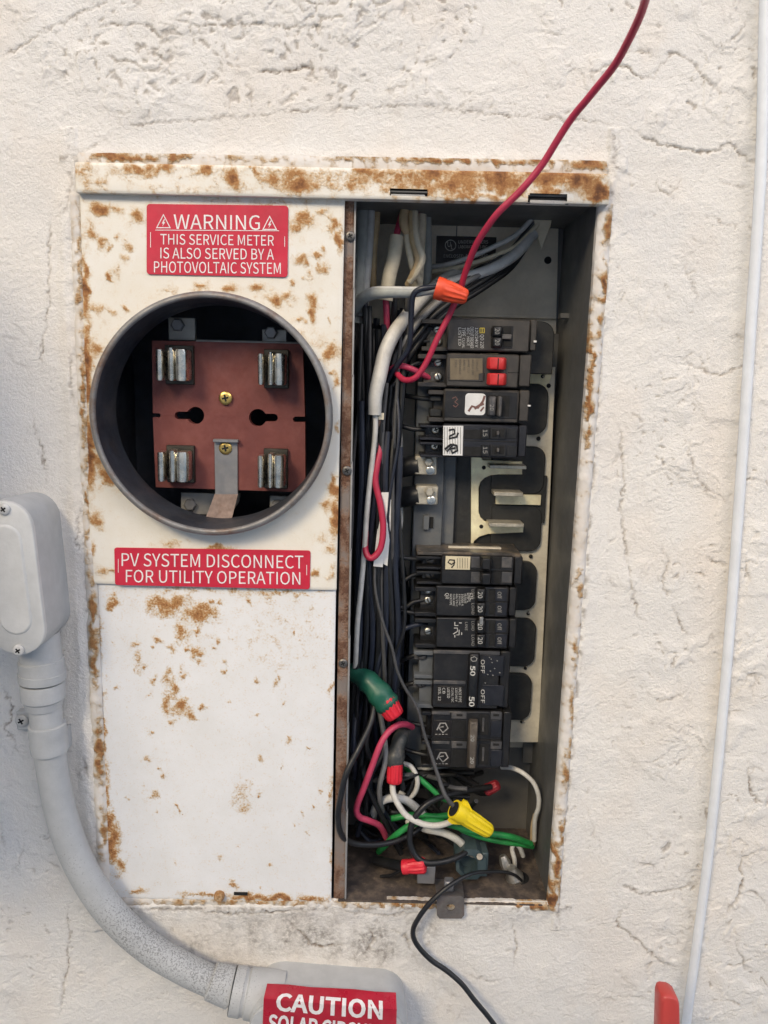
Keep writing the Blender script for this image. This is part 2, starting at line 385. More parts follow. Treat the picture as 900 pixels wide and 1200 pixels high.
def smooth(P, k=7):
    P = np.asarray(P, float); n = len(P)
    if n < 3: return np.array([P[0] + (P[-1] - P[0]) * t for t in np.linspace(0, 1, 6)])
    E = np.vstack([2 * P[0] - P[1], P, 2 * P[-1] - P[-2]]); out = []
    for i in range(n - 1):
        a, b, c, d = E[i:i + 4]
        for t in np.arange(k) / k:
            out.append(.5 * ((2 * b) + (-a + c) * t + (2 * a - 5 * b + 4 * c - d) * t * t + (-a + 3 * b - 3 * c + d) * t ** 3))
    out.append(P[-1]); return np.array(out)
def sweep(C, r, n=10, flat=None):
    C = np.asarray(C, float); m = len(C); T = np.gradient(C, axis=0); T /= np.linalg.norm(T, axis=1, keepdims=True) + 1e-12
    R = np.full(m, r) if np.isscalar(r) else np.interp(np.linspace(0, 1, m), np.linspace(0, 1, len(r)), r)
    _, u, _ = frame_of(T[0]); V = []
    for i in range(m):
        u = u - T[i] * np.dot(u, T[i]); u /= np.linalg.norm(u); v = np.cross(T[i], u)
        a = np.arange(n) * 2 * np.pi / n
        V.append(C[i] + R[i] * (np.cos(a)[:, None] * u + np.sin(a)[:, None] * v))
    V = np.concatenate(V)
    F = [(j * n + i, j * n + (i + 1) % n, (j + 1) * n + (i + 1) % n, (j + 1) * n + i) for j in range(m - 1) for i in range(n)]
    F.append(tuple(range(n - 1, -1, -1))); F.append(tuple(range((m - 1) * n, m * n)))
    return V, F
def wire(pts, r, mat, label=None, group=None, name='wire', cat='wire', parent=None, n=10, k=7, jit=0.0):
    """pts: (photo pixel x, y, depth)"""
    C = smooth([at(*p) for p in pts], k)
    if jit:
        s = np.linspace(0, len(pts), len(C)); sd = int(RNG.integers(1e6))
        C = C + jit * np.stack([pnoise(s * .9, s * 0 + .3, sd), pnoise(s * .9, s * 0 + 7.3, sd + 1), s * 0], 1)
    o = obj(name, sweep(C, r, n), mat, parent)
    if parent is None: tag(o, label, cat, group)
    return o
def sheet(cor, Y, res=.0015, depth=.004, rust=None, hole=None, wav=.0002, seed=3, bulge=0.0, name_attr='rust', rough=0.0):
    """bent sheet front: photo-pixel corners TL TR BR BL at depth Y, rounded edge and a returned skirt"""
    c3 = np.array([at(x, y, Y) for x, y in cor]); cp = np.array(cor, float)
    nu = max(4, int(np.linalg.norm(c3[1] - c3[0]) / res)); nv = max(4, int(np.linalg.norm(c3[3] - c3[0]) / res))
    u, v = np.meshgrid(np.linspace(0, 1, nu), np.linspace(0, 1, nv))
    bl = lambda c: ((1 - u) * (1 - v))[..., None] * c[0] + (u * (1 - v))[..., None] * c[1] + (u * v)[..., None] * c[2] + ((1 - u) * v)[..., None] * c[3]
    P = bl(c3); X = bl(cp)
    P[..., 1] += wav * fbm(P[..., 0] * 25, P[..., 2] * 25, 3, seed)
    if rough: P[..., 1] += rough * fbm(P[..., 0] * 210, P[..., 2] * 150, 3, seed + 1) * 1.0
    if bulge: P[..., 1] -= bulge * np.sin(np.pi * u) if nv > nu else bulge * np.sin(np.pi * v)
    P[0, :, 1] += .0007; P[-1, :, 1] += .0007; P[:, 0, 1] += .0007; P[:, -1, 1] += .0007
    idx = np.arange(nu * nv).reshape(nv, nu)
    q = np.stack([idx[:-1, :-1], idx[1:, :-1], idx[1:, 1:], idx[:-1, 1:]], -1).reshape(-1, 4)
    if hole is not None:
        cx = (X[:-1, :-1] + X[1:, 1:]) / 2; cw = (P[:-1, :-1] + P[1:, 1:]) / 2; q = q[~hole(cx[..., 0], cx[..., 1], cw[..., 0], cw[..., 2]).ravel()]
    V = P.reshape(-1, 3); XP = X.reshape(-1, 2)
    ring = np.concatenate([idx[0, :], idx[1:, -1], idx[-1, -2::-1], idx[-2:0:-1, 0]])
    S = V[ring].copy(); S[:, 1] += depth; base = len(V); m = len(ring)
    sk = np.stack([ring, np.roll(ring, -1), np.roll(np.arange(m), -1) + base, np.arange(m) + base], -1)
    V = np.concatenate([V, S]); XP = np.concatenate([XP, XP[ring]])
    F = np.concatenate([q, sk])
    at_ = {}
    if rust is not None: at_[name_attr] = rust(XP[:, 0], XP[:, 1])
    return (V, F), at_
def blobs(lst, base=.0, namp=.16, nscale=14, seed=5):
    def f(x, y):
        s = np.zeros_like(x) + base
        wx = x + 5 * fbm(x / 16, y / 16, 3, seed + 2); wy = y + 5 * fbm(x / 16, y / 16, 3, seed + 9)
        for bx, by, rx, ry, a in lst:
            s = np.maximum(s, a * np.exp(-((wx - bx) / rx) ** 2 - ((wy - by) / ry) ** 2))
        return s + namp * fbm(x / nscale, y / nscale, 4, seed) * (s > .03)
    return f
_TXT = {}
FONT = None
try:                                   # the sans serif that ships inside Blender; its built-in face otherwise
    FONT = bpy.data.fonts.load(bpy.utils.system_resource('DATAFILES', path='fonts') + '/Noto Sans CJK Regular.woff2')
except Exception:
    FONT = None
def text_geo(body, bold=0.0, space=1.0):
    key = (body, bold, space)
    if key not in _TXT:
        cu = bpy.data.curves.new('t', 'FONT'); cu.body = body; cu.size = 1
        if FONT: cu.font = FONT
        cu.offset = bold; cu.space_character = space
        cu.resolution_u = 3; cu.fill_mode = 'FRONT'
        o = bpy.data.objects.new('t', cu); me = bpy.data.meshes.new_from_object(o)
        V = np.empty(len(me.vertices) * 3); me.vertices.foreach_get('co', V); V = V.reshape(-1, 3)[:, :2]
        F = [tuple(p.vertices) for p in me.polygons]
        V = (V - V.min(0)) / (np.ptp(V, axis=0) + 1e-9)
        par = list(range(len(V)))                      # strokes of one letter that cross lie a hair apart
        def find(i):
            while par[i] != i: par[i] = par[par[i]]; i = par[i]
            return i
        for f in F:
            for j in f[1:]: par[find(j)] = find(f[0])
        roots = {}; lift = np.array([roots.setdefault(find(i), len(roots)) % 5 for i in range(len(V))])
        _TXT[key] = (np.c_[V, lift], F)
        bpy.data.objects.remove(o); bpy.data.meshes.remove(me); bpy.data.curves.remove(cu)
    return _TXT[key]
def quad_put(V2, cor, Y, turn=False):
    """unit square outline -> photo-pixel quad TL TR BR BL at depth Y; turn: lettering turned a quarter clockwise"""
    u, v = V2[:, 0], V2[:, 1]
    if turn: u, v = v, 1 - u
    c = np.array([at(x, y, Y) for x, y in cor]); c_off = np.zeros((len(V2), 3))
    if V2.shape[1] > 2: c_off[:, 1] = -V2[:, 2] * .00003
    return c_off + ((1 - u) * v)[:, None] * c[0] + (u * v)[:, None] * c[1] + (u * (1 - v))[:, None] * c[2] + ((1 - u) * (1 - v))[:, None] * c[3]
def rq(x0, y0, x1, y1): return [(x0, y0), (x1, y0), (x1, y1), (x0, y1)]
def put_text(body, cor, Y, mat, parent, turn=False, bold=0.0, name='lettering', space=1.0):
    V, F = text_geo(body, bold, space); W = quad_put(V, cor, Y, turn); 
    return obj(name, (W, F), mat, parent)
def lettering(items, Y, mat, parent, name='lettering'):
    """several short lines of print as one printed block: (body, quad, turn, bold)"""
    gs = []
    for body, cor, turn, bold in items:
        V, F = text_geo(body, bold); gs.append((quad_put(V, cor, Y, turn), F))
    return obj(name, join(*gs), mat, parent)
def stroke(pts, w, Y, depth=.0002):
    """a flat pen stroke: photo-pixel polyline of width w pixels"""
    P = np.asarray(pts, float); T = np.gradient(P, axis=0); T /= np.linalg.norm(T, axis=1, keepdims=True) + 1e-9
    N = np.stack([-T[:, 1], T[:, 0]], 1) * w / 2; A, B = P + N, P - N
    V = [at(*p, Y) for p in A] + [at(*p, Y) for p in B]; n = len(P)
    return np.array(V), [(i, i + 1, n + i + 1, n + i) for i in range(n - 1)]
def screw_geo(c, r, axis=(0, -1, 0), h=.0018, n=18):
    c = np.asarray(c, float); a = np.asarray(axis, float); a /= np.linalg.norm(a)
    return lathe(c, c + a * h, [(0, r), (.55, r), (.9, r * .82), (1, r * .6)], n)
def add_screw(c, r, mat, parent, slot='line', ang=.6, h=.0018, name='screw', axis=(0, -1, 0)):
    s = obj(name, screw_geo(c, r, axis, h), mat, parent)
    c = np.asarray(c, float); a = np.asarray(axis, float); a /= np.linalg.norm(a); d, u, v = frame_of(a)
    gs = []
    for k in ((0,) if slot == 'line' else (0, math.pi / 2)):
        e = u * math.cos(ang + k) + v * math.sin(ang + k); f = np.cross(a, e); q = c + a * (h + .00012 + .0001 * (k > 0))
        L_, W_ = (r * .78, r * .13) if slot == 'line' else (r * .5, r * .14)
        gs.append((np.array([q - e * L_ - f * W_, q + e * L_ - f * W_, q + e * L_ + f * W_, q - e * L_ + f * W_]), [(0, 1, 2, 3)]))
    obj('slot', join(*gs), 'slot', s); return s

# ================================================================== THE WALL
WY = 0.0035
def build_wall():
    fx = np.arange(-.315, .415, .00098); fz = np.arange(-.155, .725, .00098)
    xs = np.concatenate([np.linspace(-1.7, -.33, 34), fx, np.linspace(.43, 1.8, 34)])
    zs = np.concatenate([np.linspace(-1.25, -.17, 26), fz, np.linspace(.74, 1.7, 26)])
    X, Z = np.meshgrid(xs, zs)
    # photo pixel of every wall point (only used to lay out cracks and stains)
    q = np.stack([X - CAM[0], np.full_like(X, WY - CAM[1]), Z - CAM[2]], -1) @ CM
    PX, PY = 450 + 900 * q[..., 0] / q[..., 1], 600 - 900 * q[..., 2] / q[..., 1]
    x, z = X * 1000, Z * 1000
    wx = x + 9 * fbm(x / 30, z / 30, 3, 31); wz = z + 9 * fbm(x / 30, z / 30, 3, 47)
    h = .9 * fbm(x / 110, z / 110, 3, 1) + .11 * fbm(x / 10, z / 10, 2, 2) + .17 * fbm(x / 3.9, z / 3.7, 2, 3) * (.55 + .6 * sstep(-.3, .4, fbm(x / 50, z / 50, 2, 8))) + .06 * pnoise(x / 2.1, z / 2.1, 6)
    # trowelled skins that end in broken ledges
    calm = sstep(150, 128, PY) * 0 + 1
    band = sstep(118, 150, PY + 14 * fbm(PX / 90, PY / 90, 2, 77)) * sstep(215, 186, PY) * sstep(60, 110, PX) * sstep(760, 690, PX)    # smooth band over the box
    left = sstep(110, 60, PX) * sstep(40, 120, PY) * sstep(720, 560, PY)
    busy = np.clip(sstep(190, 90, PY) + sstep(740, 800, PX) * .9 * sstep(380, 520, PY) + .4 * sstep(700, 760, PX) + .35 * sstep(120, 40, PX) * sstep(700, 900, PY), 0, 1)
    calm = (.45 + .55 * busy) * (1 - .85 * np.maximum(band, .55 * left))
    n1 = fbm(wx / 46, wz / 46, 4, 11); n2 = fbm(wx / 22, wz / 22, 4, 19)
    msk1 = sstep(-.05, .35, fbm(x / 60, z / 60, 3, 23)); msk2 = sstep(.0, .4, fbm(x / 45, z / 38, 3, 29))
    t1 = sstep(-.012, .012, n1 - .12) + sstep(-.012, .012, n1 + .30)
    t2 = sstep(-.02, .02, n2 - .22) + sstep(-.02, .02, n2 + .34)
    h += calm * (.50 * t1 * msk1 + .26 * t2 * msk2)
    # knocked-down blobs and pits
    topm = sstep(150, 110, PY) * sstep(80, 130, PX) * sstep(560, 440, PX)
    pf_ = fbm(wx / 7.5, wz / 5.5, 3, 37) + .26 * topm
    pit = sstep(.52, .78, pf_) * np.maximum(sstep(.0, .35, fbm(x / 55, z / 40, 3, 41)), .9 * topm * sstep(-.25, .2, fbm(x / 40, z / 26, 2, 43))) * calm
    h -= .75 * pit
    dirt = .6 * pit
    e1 = np.exp(-((n1 - .105) / .009) ** 2) * msk1 + np.exp(-((n1 + .315) / .009) ** 2) * msk1
    e2 = np.exp(-((n2 - .19) / .022) ** 2) * msk2 + np.exp(-((n2 + .37) / .022) ** 2) * msk2
    edge = calm * np.clip(e1 + .7 * e2, 0, 1) * sstep(.05, .55, fbm(x / 14, z / 14, 3, 53) + .25)
    h -= .28 * edge; dirt = np.maximum(dirt, .38 * edge)
    # cracks and ledges read off the photograph: (points, width px, depth mm, ledge mm, darkness)
    lines = [
        ([(0, 68), (40, 45), (90, 18), (120, 4), (140, -10)], 2.6, .5, .5, .35),
        ([(135, 148), (200, 143), (270, 138), (350, 130), (460, 124), (520, 127), (590, 135), (660, 140), (720, 146)], 2.4, .4, .8, .42),
        ([(95, 20), (100, 45), (92, 50)], 2.5, .4, .3, .3),
        ([(110, 28), (140, 30), (165, 28), (185, 40), (205, 52)], 3, .7, .4, .6),
        ([(195, 20), (240, 30), (300, 28), (350, 32), (395, 30)], 2.6, .6, .5, .55),
        ([(165, 70), (180, 62), (195, 75), (205, 82)], 3, .8, .3, .7),
        ([(215, 45), (235, 40), (240, 35)], 3, .7, .3, .55), ([(285, 80), (320, 84), (360, 80), (395, 82)], 2.6, .6, .3, .5),
        ([(410, 36), (440, 28), (452, 24)], 2.6, .5, .3, .4), ([(345, 0), (375, 5), (400, -3)], 2.6, .6, .3, .5),
        ([(125, 118), (135, 114), (150, 117)], 3, .9, .2, .8), ([(108, 122), (122, 130)], 2.4, .4, .3, .3),
        ([(725, 62), (750, 60), (772, 68)], 3, .8, .5, .6), ([(690, 96), (705, 80), (725, 76), (755, 92), (775, 78), (788, 62), (805, 68), (825, 90), (845, 110), (862, 108)], 2.6, .7, .5, .55),
        ([(740, 152), (775, 170), (810, 176), (835, 178), (855, 168), (870, 182), (895, 192)], 2.8, .8, .5, .6),
        ([(838, 55), (850, 52), (868, 35), (880, 14)], 2.4, .5, .3, .4), ([(720, 200), (722, 180), (728, 150)], 2.2, .4, .2, .35),
        ([(765, 200), (775, 222), (800, 238)], 2.4, .5, .4, .4), ([(845, 8), (850, 28), (858, 30)], 2.2, .5, .2, .4),
        ([(838, 205), (850, 214), (885, 222)], 2.4, .5, .5, .4), ([(830, 245), (845, 262), (865, 262)], 2.4, .5, .4, .4),
        ([(803, 312), (812, 335), (818, 352), (832, 344)], 2.3, .5, .3, .4), ([(765, 365), (780, 380), (795, 378)], 2.3, .4, .4, .35),
        ([(796, 420), (812, 428), (842, 440), (862, 432), (885, 425), (900, 440)], 2.4, .6, .5, .45),
        ([(725, 495), (729, 530), (731, 560), (728, 600), (735, 660), (742, 700), (748, 722), (760, 728)], 2.4, .6, .5, .4),
        ([(805, 520), (812, 550), (830, 575), (842, 582)], 2.6, .7, .5, .5), ([(708, 670), (716, 684), (724, 696)], 2.4, .5, .3, .4),
        ([(775, 640), (783, 660), (775, 690), (792, 700)], 2.8, .8, .5, .6), ([(818, 650), (838, 658), (855, 665)], 2.6, .7, .4, .5),
        ([(788, 708), (798, 735), (815, 745)], 2.6, .6, .4, .5), ([(760, 812), (775, 822), (805, 810)], 2.4, .6, .5, .45),
        ([(757, 893), (775, 897), (800, 890), (812, 878)], 2.3, .5, .4, .4), ([(875, 645), (872, 660), (882, 690)], 2.6, .8, .4, .6),
        ([(868, 800), (885, 790), (880, 815)], 3.2, .9, .4, .7), ([(878, 895), (880, 925), (890, 938), (905, 940)], 2.6, .6, .6, .5),
        ([(690, 950), (700, 985), (712, 1000)], 2.0, .4, .3, .35), ([(718, 1035), (740, 1042), (756, 1048), (780, 1042), (800, 1040), (820, 1032)], 2.4, .6, .5, .45),
        ([(735, 1060), (724, 1078), (738, 1095), (762, 1118), (790, 1130), (805, 1132)], 2.4, .6, .5, .45),
        ([(800, 1055), (812, 1078), (808, 1090)], 2.4, .6, .5, .45), ([(898, 996), (880, 1000), (868, 1012), (870, 1035), (860, 1058), (842, 1076)], 3, .9, .4, .8),
        ([(862, 1100), (872, 1130), (885, 1142)], 2.6, .7, .3, .6), ([(868, 1050), (885, 1045), (900, 1068)], 2.6, .6, .3, .5),
        ([(742, 1010), (765, 1016), (770, 1026)], 2.6, .7, .3, .55), ([(720, 1135), (735, 1150), (745, 1158)], 2.2, .5, .3, .4),
        ([(700, 1172), (740, 1168), (768, 1172)], 2.2, .4, .3, .35), ([(695, 1112), (705, 1120)], 2.6, .7, .2, .6),
        ([(0, 800), (10, 815), (16, 835), (8, 855), (18, 870), (14, 885)], 2.2, .6, .3, .5), ([(60, 250), (57, 300), (58, 345), (50, 400), (48, 440)], 2.4, .5, .6, .4),
        ([(36, 480), (42, 510), (52, 540), (54, 565)], 2.2, .6, .3, .5), ([(85, 410), (84, 440), (89, 475)], 2.6, .8, .4, .6),
        ([(58, 482), (66, 486), (74, 482)], 2.2, .4, .5, .4), ([(85, 198), (80, 240), (62, 260)], 2.2, .5, .5, .4), ([(2, 410), (22, 428), (42, 436)], 2.0, .3, .3, .25),
        ([(95, 880), (103, 900), (98, 912)], 3.6, .9, .2, .9), ([(102, 925), (115, 945), (104, 948)], 2.4, .5, .3, .5), ([(78, 1060), (82, 1100), (76, 1150), (70, 1190)], 2.2, .6, .3, .45),
        ([(99, 585), (92, 620), (96, 655)], 2.4, .5, .5, .45), ([(10, 1030), (22, 1010), (30, 985)], 2.2, .4, .3, .35), ([(0, 960), (6, 1000)], 2.4, .5, .3, .4),
        ([(330, 1075), (350, 1090), (370, 1110), (410, 1105)], 2.6, .7, .4, .7), ([(428, 1080), (436, 1100), (426, 1125)], 3, .9, .3, .8), ([(455, 1085), (475, 1100), (490, 1130)], 2.4, .6, .3, .6),
        ([(600, 1075), (604, 1110), (600, 1140)], 2.0, .5, .3, .4), ([(160, 1062), (260, 1068), (385, 1064)], 2.4, .6, .5, .5), ([(390, 1064), (430, 1070), (500, 1072)], 2.6, .6, .4, .55),
        ([(655, 1066), (650, 1090)], 2.2, .6, .2, .5), ([(85, 185), (110, 172), (130, 160)], 3.2, .8, .5, .7), ([(545, 1140), (570, 1150), (590, 1146)], 2.0, .4, .3, .35),
    ]
    jx = 3.0 * fbm(PX / 14, PY / 14, 2, 61) + 2.1 * fbm(PX / 4.6, PY / 4.6, 2, 62); jy = 3.0 * fbm(PX / 14, PY / 14, 2, 67) + 2.1 * fbm(PX / 4.6, PY / 4.6, 2, 68)
    brk = fbm(PX / 11, PY / 11, 2, 71)
    for pts, wpx, dep, led, dk in lines:
        P = smooth(np.array(pts, float), 3) if len(pts) > 2 else np.array(pts, float); x0, y0 = P.min(0) - 40; x1, y1 = P.max(0) + 40
        rows = np.where((PY > y0).any(1) & (PY < y1).any(1))[0]; cols = np.where((PX > x0).any(0) & (PX < x1).any(0))[0]
        if not len(rows) or not len(cols): continue
        sl_ = (slice(rows[0], rows[-1] + 1), slice(cols[0], cols[-1] + 1))
        ax, ay = PX[sl_] + jx[sl_], PY[sl_] + jy[sl_]
        best = np.full(ax.shape, 1e9); sgn = np.zeros(ax.shape)
        for a, b in zip(P[:-1], P[1:]):
            d = b - a; L2 = d @ d; t = np.clip(((ax - a[0]) * d[0] + (ay - a[1]) * d[1]) / L2, 0, 1)
            ex, ey = ax - a[0] - t * d[0], ay - a[1] - t * d[1]; dist = np.hypot(ex, ey); s = d[0] * ey - d[1] * ex
            k = dist < best; best = np.where(k, dist, best); sgn = np.where(k, s, sgn)
        ends = np.minimum(np.hypot(ax - P[0, 0], ay - P[0, 1]), np.hypot(ax - P[-1, 0], ay - P[-1, 1]))
        live = (.35 + .65 * sstep(-.9, -.1, brk[sl_])) * (.25 + .75 * sstep(2, 26, ends)) * (.75 + .5 * pnoise(PX[sl_] / 30, PY[sl_] / 30, 73))
        g = np.exp(-(best / (wpx * .55)) ** 2) * live
        h[sl_] -= dep * 1.7 * g
        h[sl_] += led * 1.0 * np.exp(-(best / 20) ** 2) * np.tanh(-sgn / 500) * .8 * np.where(np.abs(sgn) > 0, 1, 0) * live
        dirt[sl_] = np.maximum(dirt[sl_], min(1, dk * 2.1) * np.exp(-(best / (wpx * .50)) ** 2) * live)
    # stucco drawn up to the box: a rough bead round the opening
    lx = np.interp(PY, [180, 690, 1060], [84, 104, 121]); rx = np.interp(PY, [180, 690, 1066], [719, 685, 653])
    inside_y = (PY > 150) & (PY < 1090)
    dl = np.where(inside_y, lx - PX, 99); dr = np.where(inside_y, PX - rx, 99); dt = np.where((PX > 70) & (PX < 735), 186 + (PX - 90) * .016 - PY, 99); db = np.where((PX > 110) & (PX < 670), PY - 1063, 99)
    rim = np.minimum(np.minimum(np.where(dl > -6, np.abs(dl), 99), np.where(dr > -6, np.abs(dr), 99)), np.minimum(np.where(dt > -4, np.abs(dt), 99), np.where(db > -4, np.abs(db), 99)))
    rn = fbm(PX / 10, PY / 10, 3, 83)
    h += 1.3 * np.exp(-(rim / 14) ** 2) * (1 + .6 * fbm(PX / 26, PY / 40, 3, 84))
    h += 1.5 * np.exp(-((dl - 12) / 9) ** 2) * sstep(200, 260, PY) * (1 + .4 * fbm(PX / 20, PY / 60, 3, 85))
    dirt = np.maximum(dirt, .7 * np.exp(-(rim / 3.0) ** 2) * sstep(-.15, .4, rn))
    stain = np.zeros_like(h)
    for bx, by, rx_, ry_, a in [(350, 1092, 100, 26, 1.0), (430, 1108, 48, 32, 1.1), (485, 1092, 45, 28, .75), (245, 1110, 70, 16, .8), (560, 1085, 60, 12, .4), (510, 1140, 30, 30, .3), (110, 1030, 20, 60, .55), (96, 900, 10, 22, .7), (735, 860, 10, 6, .2),
                                (180, 40, 70, 30, .18), (330, 60, 90, 40, .16), (862, 805, 10, 9, .6), (90, 183, 14, 8, .7), (300, 186, 210, 5, .45), (600, 190, 130, 5, .5), (78, 590, 8, 20, .3), (22, 1170, 30, 30, .2)]:
        stain = np.maximum(stain, a * np.exp(-((PX - bx) / rx_) ** 2 - ((PY - by) / ry_) ** 2) * (.65 + .6 * fbm(PX / 22, PY / 22, 3, 91)))
    warm = sstep(.05, .6, fbm(x / 70, z / 110, 3, 97)) * .6 + np.exp(-((PX - 838) / 26) ** 2) * sstep(380, 520, PY) * sstep(900, 700, PY) * .9
    # opening for the box
    cxp, cyp = PX[:-1, :-1], PY[:-1, :-1]
    inx = (cxp > np.interp(cyp, [180, 690, 1060], [90, 110, 128])) & (cxp < np.interp(cyp, [180, 690, 1066], [711, 678, 646])) & (cyp > 194 + (cxp - 90) * .016) & (cyp < 1056)
    Y = WY - h * 1.3 / 1000
    fade = ((X > -.316) & (X < .416) & (Z > -.156) & (Z < .726))
    Y = np.where(fade, Y, WY - .0009 * fbm(x / 110, z / 110, 3, 1))
    ny, nx = X.shape; idx = np.arange(nx * ny).reshape(ny, nx)
    q = np.stack([idx[:-1, :-1], idx[:-1, 1:], idx[1:, 1:], idx[1:, :-1]], -1).reshape(-1, 4)[~inx.ravel()]
    V = np.stack([X, Y, Z], -1).reshape(-1, 3)
    o = obj('stucco_wall', (V, q), 'stucco', None, 0, {'dirt': dirt.ravel(), 'stain': stain.ravel(), 'warm': warm.ravel()})
    tag(o, 'rough off-white painted stucco wall with hairline cracks and trowel marks', 'wall')
build_wall()
g = obj('ground', (np.array([(-30, -30, -1.25), (30, -30, -1.25), (30, .3, -1.25), (-30, .3, -1.25)], float), [(0, 1, 2, 3)]), 'soil'); tag(g, kind='structure')
g = obj('shade_box', box(-.70, -.375, -.30, -.006, .24, .66, .008), 'strap_grey'); tag(g, kind='structure')  # unseen box added past the left edge to shade the stucco there
g = obj('sun_blocker', box(-9, 9, -3.15, -2.9, -1.25, 1.98, .01), 'blocker_paint'); tag(g, kind='structure')  # added behind the camera, out of view, to keep sun off the lower wall

# ================================================================== THE ENCLOSURE
XL, XP, XR = -.187, .0075, .186         # outer side, partition, right side
ZB, ZT, YB = .001, .566, .112
enc = thing('electrical_panel', (0, .05, 0), 'rust-stained flush electrical panel with open breaker compartment and round meter hole', 'electrical panel')
def part(name, geo, mat, par=enc, **k): return obj(name, geo, mat, par, **k)
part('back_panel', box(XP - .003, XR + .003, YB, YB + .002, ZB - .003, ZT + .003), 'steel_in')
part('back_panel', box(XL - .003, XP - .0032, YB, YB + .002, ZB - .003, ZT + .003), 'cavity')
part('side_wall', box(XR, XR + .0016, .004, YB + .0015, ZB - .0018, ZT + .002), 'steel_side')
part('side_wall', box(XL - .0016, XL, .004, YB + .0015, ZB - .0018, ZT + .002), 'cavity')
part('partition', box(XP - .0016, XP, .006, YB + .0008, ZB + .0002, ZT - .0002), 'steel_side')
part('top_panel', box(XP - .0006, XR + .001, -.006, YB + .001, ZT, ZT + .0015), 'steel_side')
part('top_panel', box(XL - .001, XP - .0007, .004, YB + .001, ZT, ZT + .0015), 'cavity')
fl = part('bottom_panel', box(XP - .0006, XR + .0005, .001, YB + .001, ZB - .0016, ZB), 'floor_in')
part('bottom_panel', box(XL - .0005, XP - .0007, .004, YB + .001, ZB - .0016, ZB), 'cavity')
# knock-outs on the back panel and floor
for px, py, r in ((642, 305, .0032), (637, 268, .0026)):
    p = at(px, py, YB - .0017); obj('mounting_hole', lathe(p, p + np.array([0, -.0005, 0]), [(0, r), (1, r * .96)], 16), 'slot', enc)
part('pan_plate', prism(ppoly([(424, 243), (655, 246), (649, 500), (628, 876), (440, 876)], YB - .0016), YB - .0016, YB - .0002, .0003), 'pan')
part('seam_strip', pbox(533, 250, 534.2, 372, YB - .0022, YB - .001), 'steel_side')
part('pan_fold', pbox(500, 369, 652, 372, YB - .005, YB - .001, .0004), 'pan')

# upper meter cover, lower cover, lid, flanges
COVER_BLOBS = [(116, 243, 13, 9, .75), (105, 268, 9, 12, .62), (99, 330, 5, 40, .85), (101, 420, 6, 60, .95), (106, 520, 7, 50, .95), (128, 548, 14, 14, .75), (118, 530, 10, 16, .7), (112, 400, 10, 14, .5), (113, 352, 9, 10, .45),
    (150, 284, 7, 7, .55), (118, 280, 6, 8, .55), (136, 246, 8, 6, .5), (163, 251, 8, 8, .6), (148, 298, 10, 6, .35), (136, 312, 6, 8, .4), (234, 330, 9, 5, .62), (268, 331, 10, 5, .62), (301, 329, 9, 5, .6), (196, 330, 12, 4, .4),
    (321, 343, 16, 7, .72), (338, 341, 6, 8, .55), (366, 346, 10, 10, .72), (367, 362, 6, 16, .66), (354, 252, 16, 10, .62), (345, 262, 10, 8, .45), (378, 246, 14, 6, .4), (390, 262, 6, 12, .65), (398, 275, 3, 16, .75), (353, 299, 8, 7, .62),
    (362, 313, 6, 6, .5), (380, 309, 7, 7, .55), (388, 405, 12, 12, .68), (372, 392, 8, 6, .4), (350, 385, 8, 7, .45), (346, 408, 8, 5, .4), (394, 440, 3, 10, .6), (395, 492, 3, 10, .55), (391, 565, 6, 16, .8), (393, 600, 6, 26, .82), (383, 588, 6, 8, .5),
    (375, 626, 8, 6, .42), (388, 640, 6, 8, .5), (112, 604, 7, 10, .68), (108, 640, 4, 12, .62), (250, 639, 16, 4, .75), (262, 641, 8, 4, .6), (200, 634, 20, 5, .35), (368, 670, 5, 3, .7), (120, 668, 8, 8, .42), (390, 668, 5, 12, .4),
    (190, 226, 30, 3, .4), (320, 237, 50, 4, .34), (280, 250, 120, 30, .16), (240, 400, 180, 60, .10)]
_r = random.Random(23)
for _ in range(34):
    sx = _r.choice((0, 1, 1)); yy = _r.uniform(240, 470 if sx else 680)
    COVER_BLOBS.append(((_r.uniform(340, 396) if sx else _r.uniform(102, 150) + (yy - 240) * .02), yy, _r.uniform(2, 6), _r.uniform(2, 7), _r.uniform(.42, .7)))
ucov_c = [(93.5, 226), (404, 231.5), (394, 692), (106, 684)]
hx, _, hz = at(248, 488, -.012)
g_, a_ = sheet(ucov_c, -.0015, .0014, .0045, blobs(COVER_BLOBS, .0), hole=lambda x, y, X, Z: np.hypot(X - hx, Z - hz) < .0842, seed=4)
obj('meter_cover', g_, 'cover', enc, 35, a_)
